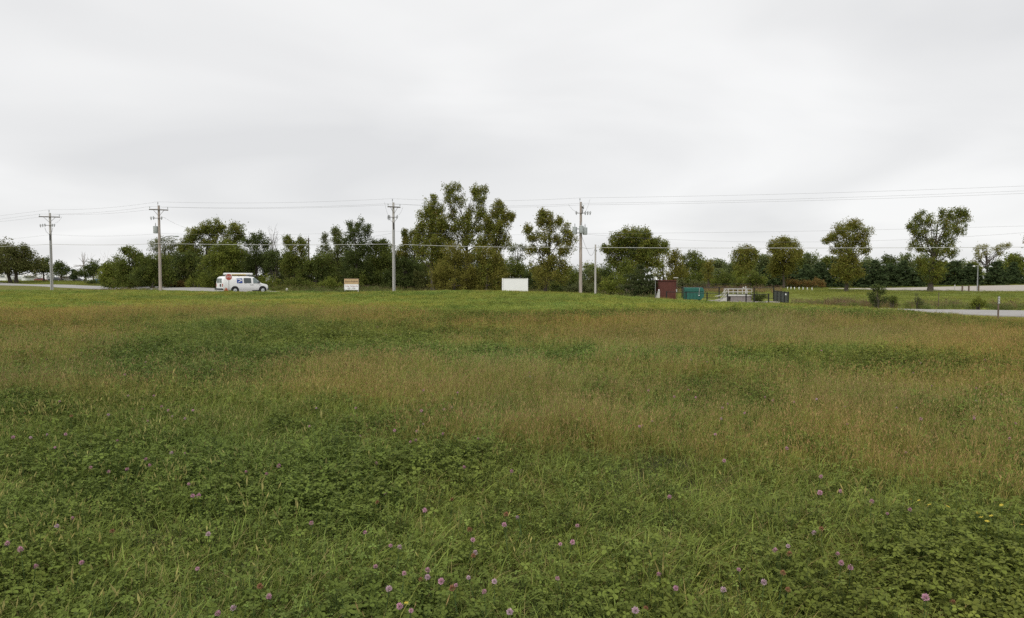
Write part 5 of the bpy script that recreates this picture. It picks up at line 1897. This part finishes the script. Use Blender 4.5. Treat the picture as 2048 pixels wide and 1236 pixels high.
tb_ = base_at(1388, YP)
tz = (P(1388, 576.5, YP) - tb_).z
wT = 37 / F * YP
tel = thing('teal_container', 'teal green metal container with a pale top edge inside the fence', 'container', tb_, R(-6))
m_ = MB()
m_.prism([(-wT / 2, 0.12), (-wT / 2, tz), (wT / 2 - 0.1, tz), (wT / 2 + 0.06, tz - 0.12), (wT / 2 + 0.06, 0.45), (wT / 2 - 0.25, 0.12)], 0, 1.5)
m_.build('body', M['teal'], tel)
m_ = MB()
m_.box((-0.06, 0.75, tz + 0.025), (wT - 0.05, 1.54, 0.05))
m_.build('lid', M['tealtop'], tel)
for k in range(5):
    r_ = MB()
    r_.box((-wT / 2 + 0.2 + k * 0.38, -0.025, tz * 0.52), (0.05, 0.05, tz * 0.74))
    r_.build('rib', M['teal'], tel)
m_ = MB()
m_.box((0, -0.03, tz * 0.78), (wT - 0.1, 0.06, 0.06))
m_.build('rail', M['teal'], tel)
m_ = MB()
m_.lathe((0.55, -0.06, tz * 0.42), [(0.06, -0.02), (0.06, 0.02)], 10, 'y')
m_.build('sticker', M['white'], tel)
m_ = MB()
m_.tube([(0.55, -0.06, tz * 0.5), (0.58, -0.06, tz + 0.06)], 0.02, 6)
m_.build('hose', M['offwhite'], tel)
m_ = MB()
for s in (-1, 1):
    m_.box((s * wT * 0.35, 0.75, 0.05), (0.12, 1.3, 0.25))
m_.build('skid', M['dark'], tel)

# concrete vault with white railings and stairs
cb = base_at(1480, YP - 1)
YV = YP - 1
plat = thing('railing_platform', 'concrete vault with a white-railed deck and stairs inside the fence', 'platform', cb, R(-3))
zd_ = (P(1480, 590.5, YV) - cb).z
zr_ = (P(1480, 578.0, YV) - cb).z
xl, xr = (1457 - 1480) / F * YV, (1503 - 1480) / F * YV
m_ = MB()
m_.box(((xl + xr) / 2 + 0.12, 1.0, zd_ / 2 - 0.14), (xr - xl - 0.28, 2.0, zd_ + 0.08))
m_.build('concrete_vault', M['conc'], plat)
for k in range(4):
    j = MB()
    j.box((xl + 0.55 + k * 0.52, -0.012, zd_ * 0.38), (0.03, 0.03, zd_ * 0.72))
    j.build('wall_rib', M['conc'], plat)
m_ = MB()
m_.box(((xl + xr) / 2, 1.0, zd_ - 0.05), (xr - xl + 0.06, 2.16, 0.10))
m_.build('deck', M['offwhite'], plat)
npost = 6
for yy in (0.0, 2.0):
    for k in range(npost):
        x = xl + (xr - xl) * k / (npost - 1)
        q = MB()
        q.box((x, yy, (zd_ + zr_) / 2), (0.055, 0.055, zr_ - zd_))
        q.build('rail_post', M['offwhite'], plat)
    for zz in (zr_, zd_ + (zr_ - zd_) * 0.52, zd_ + 0.1):
        q = MB()
        q.box(((xl + xr) / 2, yy - 0.03, zz), (xr - xl, 0.045, 0.055))
        q.build('handrail', M['offwhite'], plat)
for zz in (zr_, zd_ + (zr_ - zd_) * 0.52):
    q = MB()
    q.box((xr + 0.03, 1.0, zz), (0.045, 2.0, 0.055))
    q.build('handrail', M['offwhite'], plat)
for yy in (0.05, 0.95):
    for dz_ in (0.0, -0.42):
        q = MB()
        q.tube([(xl, yy, zr_ + dz_), (xl - 0.62 - dz_ * 0.1, yy, zd_ * 0.9 + dz_ + 0.1), (xl - 1.25, yy, 0.62 + dz_)], 0.03, 6)
        q.build('stair_rail', M['offwhite'], plat)
for k in range(5):
    q = MB()
    q.box((xl - 0.12 - 0.22 * k, 0.5, zd_ * (1 - (k + 1) / 5.5) - 0.02), (0.26, 0.9, 0.05))
    q.build('step', M['conc'], plat)
q = MB()
q.prism([(xl - 0.02, zd_ - 0.1), (xl - 1.2, 0.0), (xl - 1.0, -0.05), (xl - 0.02, 0.0)], 0.02, 0.08)
q.build('stringer', M['offwhite'], plat)
q = MB()
q.tube([((1493.5 - 1480) / F * YV, 0.5, zd_), ((1493.5 - 1480) / F * YV, 0.5, (P(1493, 572.5, YV) - cb).z)], 0.06, 8)
q.build('vent_pipe', M['offwhite'], plat, True)
q = MB()
q.tube([((1491 - 1480) / F * YV, 0.4, zr_), ((1487.5 - 1480) / F * YV, 0.3, (P(1487, 575, YV) - cb).z)], [0.03, 0.09], 8)
q.build('crane_hook', M['offwhite'], plat, True)
# pad
pad = MB()
pc = [G(1415, 78), G(1560, 74.5), G(1560, 79), G(1415, 82)]
vs_ = [(q.x, q.y, q.z + 0.02) for q in pc] + [(q.x, q.y, q.z - 0.3) for q in pc]
pad.add(vs_, [(0, 1, 2, 3), (7, 6, 5, 4), (0, 4, 5, 1), (1, 5, 6, 2), (2, 6, 7, 3), (3, 7, 4, 0)])
tag(pad.build('concrete_pad', M['conc']), kind='structure')


def fence(name, label, cols, Ys, h, gap_mat='black', rails=(0.97,), post=0.11, group=None):
    """posts at the photo columns; rails run post to post"""
    bs = [G(a, y) for a, y in zip(cols, Ys)]
    c0 = bs[0].copy()
    root = thing(name, label, 'fence', c0, 0, group)
    for q in bs:
        m_ = MB()
        r = q - c0
        m_.box((r.x, r.y, r.z + h / 2 - 0.1), (post, post, h + 0.2))
        m_.box((r.x, r.y, r.z + h + 0.02), (post * 1.3, post * 1.3, 0.04))
        m_.build('post', M['black'], root)
    for a, b_ in zip(bs[:-1], bs[1:]):
        for f_ in rails:
            m_ = MB()
            m_.tube([a - c0 + Vector((0, -0.0, h * f_)), b_ - c0 + Vector((0, 0, h * f_))], 0.036, 6)
            m_.build('rail', M['black'], root)
    return root, bs


FY = 77.0
fence('front_fence', 'low black post and rail fence along the front of the pen', [1333, 1372, 1414, 1455, 1492, 1508, 1537], [78, 78, 77.5, 77, 76.5, 76.3, 76], 1.0, rails=(0.97,))
fence('back_fence', 'taller black fence line along the back of the pen', [1364, 1399, 1438, 1472, 1508, 1547], [86, 86, 85.5, 85, 84.5, 84], 1.35, rails=(0.98, 0.06))
gp, gbs = fence('gate_panel', 'screened black fence panel with a white plate at the right end of the pen', [1547.5, 1554.5, 1562, 1569, 1576.5], [80, 78.6, 77.2, 75.9, 74.6], 1.2, rails=(0.98, 0.04))
c0 = gbs[0]
for a, b_ in zip(gbs[:-1], gbs[1:]):
    m_ = MB()
    a2, b2 = a - c0, b_ - c0
    vv = [a2 + Vector((0, 0.012, 0.05)), b2 + Vector((0, 0.012, 0.05)), b2 + Vector((0, 0.012, 1.15)), a2 + Vector((0, 0.012, 1.15))]
    m_.add(vv + [v + Vector((0.01, 0.012, 0)) for v in vv], [(0, 1, 2, 3), (7, 6, 5, 4), (0, 4, 5, 1), (1, 5, 6, 2), (2, 6, 7, 3), (3, 7, 4, 0)])
    m_.build('screen', M['screen'], gp)
a2, b2 = gbs[3] - c0, gbs[4] - c0
mid = a2.lerp(b2, 0.48) + Vector((0, -0.05, 0.93))
m_ = MB()
m_.box(mid, (0.30, 0.02, 0.17), Matrix.Rotation(math.atan2((b2 - a2).y, (b2 - a2).x) * 0.35, 3, 'Z'))
m_.build('plate', M['white'], gp)
# pipe rail far behind the pen
fence('pipe_rail', 'thin grey pipe rail running in front of the bushes behind the pen', [1352, 1395, 1432, 1468, 1502], [112, 112, 112, 112, 112], 1.15, rails=(0.95, 0.55), post=0.06)

# ------------------------------------------------------------------ lawn things
MK = 'white marker posts on the lawn'
proto_mk = None
for i, (x, yb) in enumerate([(1575, 579), (1582, 579.5), (1589, 580), (1598, 581), (1606, 581.5), (1614.5, 582.5), (1624, 583.5)]):
    Ym = 124 - i * 1.6
    lab = ['first', 'second', 'third', 'fourth', 'fifth', 'sixth', 'last'][i] + ' from the left of the row of white marker posts under the rusty shrubs'
    g_ = G(x, Ym)
    if proto_mk is None:
        m_ = MB()
        m_.lathe((0, 0, -0.1), [(0.075, 0), (0.075, 0.48), (0.06, 0.53), (0.02, 0.55)], 8)
        proto_mk = m_.build('marker_post', M['white'], None, True)
        o_ = proto_mk
    else:
        o_ = proto_mk.copy()
        COL.objects.link(o_)
    o_.location = g_
    tag(o_, lab, 'marker post', MK)

lb = G(1954.5, 102)
lp = thing('lamp_post', 'grey lamp post with two round heads at the edge of the parking lot', 'lamp post', lb)
lz = (P(1954, 531.5, 102) - lb).z
m_ = MB()
m_.tube([(0, 0, -0.1), (0, 0, lz)], [0.085, 0.06], 10)
m_.build('pole', M['steel'], lp, True)
m_ = MB()
m_.tube([(-0.55, 0, lz - 0.03), (0, 0, lz), (0.55, 0, lz - 0.03)], 0.035, 6)
m_.build('arm', M['steel'], lp)
for s in (-1, 1):
    m_ = MB()
    m_.lathe((s * 0.58, 0, lz - 0.17), [(0.05, 0), (0.15, 0.03), (0.17, 0.09), (0.12, 0.17), (0.03, 0.2)], 12)
    m_.build('lamp_head', M['lamp'], lp, True)
BW = 'short wooden posts along the lot edge'
for i, (x, lab) in enumerate([(1924.5, 'short wooden post left of the two beside the lamp post'), (1937.5, 'short wooden post nearest left of the lamp post'), (1957, 'short wooden post at the foot of the lamp post')]):
    g_ = G(x, 98.5)
    m_ = MB()
    m_.box((0, 0, 0.38), (0.15, 0.15, 0.95))
    m_.box((0, 0, 0.875), (0.12, 0.12, 0.05))
    o_ = m_.build('wooden_post', M['wood'])
    o_.location = g_
    tag(o_, lab, 'post', BW)
g_ = G(1909, 104)
mp = thing('pale_marker', 'slim pale marker post with a small plate at the lot edge', 'marker post', g_)
m_ = MB()
m_.box((0, 0, 0.35), (0.06, 0.06, 0.9))
m_.build('post', M['offwhite'], mp)
m_ = MB()
m_.box((0, -0.04, 0.75), (0.18, 0.02, 0.32))
m_.build('plate', M['offwhite'], mp)
g_ = G(1877, 56.5)
t_ = (P(1877, 585, 56.5) - g_).z
tp_ = thing('thin_stake', 'thin rusty steel stake standing on the far road verge', 'stake', g_)
m_ = MB()
m_.box((0, 0, t_ / 2 - 0.1), (0.05, 0.03, t_ + 0.2))
m_.box((0, -0.02, t_ / 2 - 0.1), (0.012, 0.03, t_ + 0.2))
m_.build('shaft', M['wood'], tp_)
Yr = 42.6
g_ = G(1996, Yr)
t_ = (P(1996, 593, Yr) - g_).z
rp_ = thing('road_marker', 'roadside marker post with a narrow grey plate by the road at right', 'marker post', g_, R(10))
m_ = MB()
m_.box((0, 0, t_ / 2 - 0.15), (0.085, 0.05, t_ + 0.25))
m_.build('post', M['wood'], rp_)
m_ = MB()
m_.box((0, -0.035, t_ - 0.22), (0.14, 0.012, 0.46))
m_.build('plate', M['steel'], rp_)
for k in range(3):
    m_ = MB()
    m_.lathe((0, -0.045, t_ - 0.07 - 0.145 * k), [(0.05, -0.008), (0.05, 0.008)], 10, 'y')
    m_.build('reflector', M['offwhite'], rp_)

# ------------------------------------------------------------------ white house behind the woods
hp = G(555, 118)
hz = lambda py: (P(555, py, 118) - hp).z
house = thing('white_house', 'white building with a grey roof glimpsed through the woods right of the van', 'building', hp, R(6))
m_ = MB()
wh = 46 / F * 118
m_.prism([(-wh / 2, -0.3), (wh / 2, -0.3), (wh / 2, hz(553)), (0, hz(540)), (-wh / 2, hz(553))], 0, 6)
m_.build('wall', M['offwhite'], house)
for s in (-1, 1):
    m_ = MB()
    a, b_ = Vector((0, 0, hz(540) + 0.1)), Vector((s * (wh / 2 + 0.35), 0, hz(553) - 0.08))
    m_.add([(a.x, -0.3, a.z), (b_.x, -0.3, b_.z), (b_.x, 6.3, b_.z), (a.x, 6.3, a.z), (a.x, -0.3, a.z + 0.12), (b_.x, -0.3, b_.z + 0.12), (b_.x, 6.3, b_.z + 0.12), (a.x, 6.3, a.z + 0.12)],
           [(0, 1, 2, 3), (7, 6, 5, 4), (0, 4, 5, 1), (1, 5, 6, 2), (2, 6, 7, 3), (3, 7, 4, 0)])
    m_.build('roof', M['roofgrey'], house)
for x in (-1.0, 0.95):
    m_ = MB()
    m_.box((x, -0.02, 1.25), (0.85, 0.06, 0.95))
    w_ = m_.build('window', M['white'], house)
    m_ = MB()
    m_.box((x, -0.045, 1.25), (0.65, 0.03, 0.75))
    m_.build('pane', M['glass'], w_)

# ------------------------------------------------------------------ parked campers and cars at far left
def camper(label, px, Y, L, h, rz, mat='white', awn=False, stripe='dark', name='camper', cat='camper', group='campers and cars parked at the far left'):
    g_ = G(px, Y)
    root = thing(name, label, cat, g_, rz, group)
    z0 = 0.45
    m_ = MB()
    m_.prism([(-L / 2, z0), (L / 2 - 0.3, z0), (L / 2, z0 + 0.5), (L / 2 - 0.15, z0 + h * 0.72), (L / 2 - 0.7, z0 + h), (-L / 2 + 0.2, z0 + h), (-L / 2, z0 + h - 0.25)], -1.15, 1.15)
    m_.build('body', M[mat], root)
    m_ = MB()
    m_.box((0, -1.16, z0 + h * 0.42), (L - 0.5, 0.03, 0.22))
    m_.build('stripe', M[stripe], root)
    for x in (-L * 0.28, L * 0.12):
        w_ = MB()
        w_.box((x, -1.165, z0 + h * 0.66), (L * 0.16, 0.04, 0.5))
        w_.build('window', M['glass'], root)
    d_ = MB()
    d_.box((L * 0.32, -1.165, z0 + h * 0.45), (0.65, 0.04, h * 0.8))
    d_.build('door', M['offwhite'], root)
    wheel(root, -L * 0.12, -0.95, 0.34, 0.22)
    wheel(root, -L * 0.12, 0.95, 0.34, 0.22)
    if awn:
        a_ = MB()
        a_.add([(-L * 0.38, -1.15, z0 + h - 0.15), (L * 0.3, -1.15, z0 + h - 0.15), (L * 0.3, -3.3, z0 + h - 0.75), (-L * 0.38, -3.3, z0 + h - 0.75),
                (-L * 0.38, -1.15, z0 + h - 0.19), (L * 0.3, -1.15, z0 + h - 0.19), (L * 0.3, -3.3, z0 + h - 0.79), (-L * 0.38, -3.3, z0 + h - 0.79)],
               [(0, 1, 2, 3), (7, 6, 5, 4), (0, 4, 5, 1), (1, 5, 6, 2), (2, 6, 7, 3), (3, 7, 4, 0)])
        a_.build('awning', M['offwhite'], root)
        for x in (-L * 0.37, L * 0.29):
            q_ = MB()
            q_.tube([(x, -3.25, 0), (x, -3.25, z0 + h - 0.78)], 0.03, 5)
            q_.build('awning_pole', M['steel'], root)
    return root


def car(label, px, Y, rz, mat, name='parked_car', cat='car', pickup=False, group='campers and cars parked at the far left'):
    g_ = G(px, Y)
    root = thing(name, label, cat, g_, rz, group)

    def sec(zb, zt, w, zbelt, wt):
        return [(w * 0.94, zb), (w, zb + 0.12), (w, (zb + zbelt) / 2), (w * 0.98, zbelt), ((w + wt) / 2, (zbelt + zt) / 2), (wt, zt - 0.05), (wt - 0.1, zt - 0.01), (0.001, zt)]
    if pickup:
        ss = [(-2.6, sec(0.45, 1.15, 0.9, 1.05, 0.86)), (-0.5, sec(0.4, 1.17, 0.95, 1.06, 0.9)), (-0.45, sec(0.4, 1.78, 0.95, 1.1, 0.75)), (0.7, sec(0.4, 1.8, 0.95, 1.1, 0.75)), (1.3, sec(0.4, 1.2, 0.95, 1.08, 0.88)), (2.5, sec(0.45, 1.08, 0.9, 0.98, 0.84))]
    else:
        ss = [(-2.2, sec(0.4, 0.95, 0.82, 0.85, 0.78)), (-1.7, sec(0.3, 1.02, 0.88, 0.9, 0.82)), (-1.0, sec(0.3, 1.45, 0.9, 0.92, 0.66)), (0.2, sec(0.3, 1.47, 0.9, 0.92, 0.66)), (1.0, sec(0.3, 1.0, 0.9, 0.9, 0.82)), (2.2, sec(0.4, 0.78, 0.82, 0.7, 0.76))]
    loft(ss).build('body', M[mat], root, True)
    for s in (-1, 1):
        w_ = MB()
        if pickup:
            w_.prism([(-0.4, 1.18), (0.95, 1.18), (0.65, 1.68), (-0.4, 1.68)], s * 0.80, s * 0.93)
        else:
            w_.prism([(-1.2, 0.98), (0.75, 0.98), (0.2, 1.38), (-0.9, 1.38)], s * 0.74, s * 0.87)
        w_.build('window', M['glass'], root)
        for x in (-1.4, 1.45):
            wheel(root, x, s * 0.85, 0.33, 0.22)
    return root


camper('white camper cut by the left edge of the photo, behind the big tree', 4, 290, 8.0, 2.6, R(4))
camper('white camper seen between the two leaning trunks at far left', 26, 293, 6.0, 2.4, R(-6))
camper('white camper with an open awning right of the two leaning trunks', 64, 290, 6.5, 2.7, R(10), awn=True)
car('dark car parked between the awning camper and the leftmost pole', 82, 287, R(15), 'maroon')
camper('white motorhome immediately left of the leftmost utility pole', 97, 291, 4.5, 2.7, R(80), name='motorhome', cat='motorhome')
car('dark pickup truck immediately right of the leftmost utility pole', 112, 286, R(8), 'dark', 'pickup_truck', 'pickup truck', True)
camper('grey and brown camper right of the dark pickup truck', 138, 292, 8.5, 2.5, R(-8), mat='offwhite', awn=True, stripe='maroon')
car('dark car in front of the grey and brown camper', 158, 288, R(12), 'dark')
camper('low white camper beside the blue drum', 185, 228, 4.2, 2.0, R(12))
camper('small white trailer half hidden by the left end of the woods', 206, 232, 3.0, 1.8, R(20))
g_ = G(194, 150)
dr_ = thing('blue_drum', 'round pale blue drum in front of the low white camper', 'drum', g_)
m_ = MB()
m_.lathe((0, 0, -0.05), [(0.42, 0), (0.45, 0.05), (0.45, 0.45), (0.47, 0.47), (0.45, 0.49), (0.45, 0.95), (0.42, 1.0)], 16)
m_.build('barrel', M['bluedrum'], dr_, True)
m_ = MB()
m_.lathe((0, 0, 0.95), [(0.44, 0), (0.44, 0.05), (0.1, 0.07)], 16)
m_.build('lid', M['offwhite'], dr_, True)
g_ = G(574, 77.5)
m_ = MB()
m_.lathe((0, 0, -0.02), [(0.10, 0), (0.12, 0.25), (0.14, 0.5), (0.10, 0.62), (0.03, 0.66)], 10)
o_ = m_.build('white_stub', M['offwhite'], None, True)
o_.location = g_
tag(o_, 'tiny white stub in the grass where the road ends right of the van', 'marker')

# ------------------------------------------------------------------ meadow flowers, placed where the photo shows them
def conv(lst, ox, oy, sc):
    return [(ox + a * sc, oy + b_ * sc) for a, b_ in lst]


PINK = conv([(1002, 18), (1083, 20), (853, 55), (878, 93), (530, 104), (636, 130), (744, 114), (1440, 131), (1633, 95), (1560, 143), (1104, 203), (1127, 270), (1163, 270), (424, 402), (332, 446), (1217, 494), (1823, 430),
             (42, 549), (121, 584), (212, 683), (478, 661), (1155, 696), (1572, 860), (1366, 930), (1272, 960)], 0, 900, .3418)
PINK += conv([(154, 80), (667, 104), (946, 127), (205, 254), (437, 354), (978, 395), (903, 440), (1330, 444), (87, 484), (718, 528), (1870, 278), (237, 562), (290, 571), (1230, 552), (1302, 541), (733, 603), (150, 684),
              (453, 705), (318, 724), (454, 746), (693, 749), (845, 771), (534, 771), (1213, 754), (619, 793), (783, 832), (230, 815), (292, 917), (357, 942), (934, 950), (1808, 731), (1908, 811), (1670, 942)], 700, 900, .3418)
PINK += conv([(153, 70), (1302, 16), (763, 170), (757, 272), (888, 262), (1085, 328), (1326, 378), (1184, 405), (722, 527), (557, 609), (476, 639), (870, 660), (894, 718), (244, 757), (950, 745), (404, 839), (150, 888),
              (1428, 936)], 1400, 900, .3164)
PINK += conv([(280, 287), (185, 288), (436, 287), (582, 300), (690, 333), (500, 350), (533, 352), (850, 330), (615, 433), (513, 433), (238, 456), (647, 477), (673, 492), (689, 516), (772, 492), (740, 525), (590, 535),
              (570, 487), (433, 510), (470, 614), (188, 590), (263, 588), (123, 601), (52, 600), (220, 640), (1265, 483), (1423, 483), (1237, 556), (1693, 413), (1830, 421), (1658, 494), (1686, 494), (1776, 488),
              (1806, 480), (1578, 573), (1668, 576), (1441, 597), (1771, 587), (1663, 612), (1642, 618), (1914, 605), (1693, 548), (1510, 158), (1545, 190), (1885, 200), (370, 205), (325, 260), (905, 182), (1640, 205)], 0, 575, .5)
PINK += conv([(780, 298), (423, 289), (717, 290), (70, 340), (72, 357), (546, 413), (649, 438), (735, 440), (706, 410), (1012, 440), (863, 466), (930, 503), (842, 482), (837, 526), (1218, 447), (1128, 460), (1042, 453),
              (1332, 478), (1539, 481), (1575, 445), (283, 487), (510, 556), (523, 553), (560, 536), (1342, 547), (1636, 527), (1848, 525), (1850, 518), (1958, 428), (1858, 404), (1605, 342), (1634, 302), (1238, 253),
              (1990, 606), (2015, 545), (813, 588), (1857, 455), (1679, 394), (950, 282), (497, 238), (570, 246), (350, 200), (652, 186), (880, 186), (1380, 150), (1550, 212), (1890, 290), (1915, 245), (1100, 645)], 1024, 575, .5)
BROWN = conv([(655, 477), (1521, 800), (1537, 92)], 0, 900, .3418) + conv([(913, 378), (722, 620), (412, 760), (600, 812), (1732, 927), (160, 308), (600, 293), (700, 468)], 700, 900, .3418)
BROWN += conv([(765, 500), (523, 778), (556, 884), (1597, 965), (566, 660)], 1400, 900, .3164) + conv([(988, 378), (795, 328), (285, 515), (100, 505)], 0, 575, .5)
YELL = conv([(1330, 312), (1383, 318), (1478, 318), (1496, 330), (1450, 345), (1545, 365), (1568, 357), (1737, 394), (1755, 397), (1775, 425), (1905, 348), (1840, 415), (1815, 450), (2035, 472)], 1400, 900, .3164)
YELL += conv([(990, 378), (1017, 380), (330, 897)], 700, 900, .3418)
frng = random.Random(3)


def head_mesh(name, mat, r, tall=1.0, petals=46):
    """clover head: a globe of narrow pointed florets"""
    vs, fs = [], []
    for i in range(petals):
        z = 1 - 1.75 * (i + 0.5) / petals
        a = i * 2.39996
        d = Vector((math.sqrt(max(0, 1 - z * z)) * math.cos(a), math.sqrt(max(0, 1 - z * z)) * math.sin(a), z * tall))
        t = d.cross(Vector((0.1, 0.2, 1))).normalized()
        L = r * (0.9 + 0.35 * frng.random())
        w = r * 0.2
        base = d * r * 0.25
        mid = d * L * 0.75 + Vector((0, 0, r * 0.1))
        tip = d * L + Vector((0, 0, r * 0.22))
        o = len(vs)
        vs += [base, mid + t * w, tip, mid - t * w]
        fs.append((o, o + 1, o + 2, o + 3))
    me_ = bpy.data.meshes.new(name)
    me_.from_pydata([tuple(v) for v in vs], [], fs)
    me_.materials.append(mat)
    return me_


def daisy_mesh(name, mat, r):
    vs, fs = [], []
    for k in range(7):
        a = k * 2 * math.pi / 7
        c, s = math.cos(a), math.sin(a)
        o = len(vs)
        vs += [(0, 0, 0), (c * r * .6 - s * r * .22, s * r * .6 + c * r * .22, r * .12), (c * r, s * r, r * 0.05), (c * r * .6 + s * r * .22, s * r * .6 - c * r * .22, r * .12)]
        fs.append((o, o + 1, o + 2, o + 3))
    me_ = bpy.data.meshes.new(name)
    me_.from_pydata(vs, [], fs)
    me_.materials.append(mat)
    return me_


HM = {'pink': [head_mesh('clover_head', M['petal'], 0.0105 + 0.001 * k, 0.95 + 0.05 * k) for k in range(3)] + [head_mesh('clover_head', M['petal_white'], 0.0115, 1.0)],
      'brown': [head_mesh('withered_head', M['petal_brown'], 0.0115, 0.9)], 'yellow': [daisy_mesh('yellow_head', M['petal_yellow'], 0.011)]}
SM = {}
for k in range(4):
    m_ = MB()
    bx_ = 0.05 * (k - 1.5)
    m_.tube([(bx_, 0.02, -0.30), (bx_ * 0.4, 0.01, -0.14), (0, 0, -0.003)], [0.0022, 0.0018, 0.0014], 5)
    SM[k] = m_.mesh('flower_stem', M['stem'])
lf = clover(3, 0.02, -0.05, -0.025, 0.03, CLO)
LM = poly_mesh('flower_leaf', lf[0], lf[1], lf[2], M['leaf'])


def flower(px, py, kind, name, label, cat, group):
    # walk down the sight line until it is about a flower's height above the ground
    hgt = 0.19 + 0.08 * frng.random()
    d0 = P(px, py, 1.0) - Vector((0, 0, CAM_H))
    if d0.z > -0.012:
        return
    Y = (CAM_H - hgt) / -d0.z
    for _ in range(4):
        p = Vector((0, 0, CAM_H)) + d0 * Y
        Y = (CAM_H - hgt - g1(p.x, p.y)) / -d0.z
    p = Vector((0, 0, CAM_H)) + d0 * Y
    if Y > 62:
        return
    root = thing(name, label, cat, p, frng.random() * 6.28, group)
    s = 0.85 + 0.45 * frng.random() + min(0.3, Y * 0.008)
    o = bpy.data.objects.new('flower_head', (frng.choice(HM[kind]) if kind != 'pink' or frng.random() < 0.6 else HM['pink'][frng.randrange(3)]))
    COL.objects.link(o)
    o.parent = root
    o.scale = (s, s, s)
    o.rotation_euler = (frng.uniform(-.4, .4), frng.uniform(-.4, .4), 0)
    st = bpy.data.objects.new('stem', frng.choice(SM))
    COL.objects.link(st)
    st.parent = root
    st.scale = (1, 1, (hgt + 0.02) / 0.30)
    if Y < 9:
        le = bpy.data.objects.new('leaf', LM)
        COL.objects.link(le)
        le.parent = root


for x, y in PINK:
    flower(x, y, 'pink', 'clover_flower', 'pink clover blossom standing in the meadow grass', 'clover flower', 'pink clover flowers in the meadow')
for x, y in BROWN:
    flower(x, y, 'brown', 'withered_clover', 'withered brown clover head in the meadow grass', 'clover flower', 'withered clover heads in the meadow')
for x, y in YELL:
    flower(x, y, 'yellow', 'yellow_flower', 'small yellow meadow flower with open petals', 'yellow flower', 'yellow flowers in the meadow')
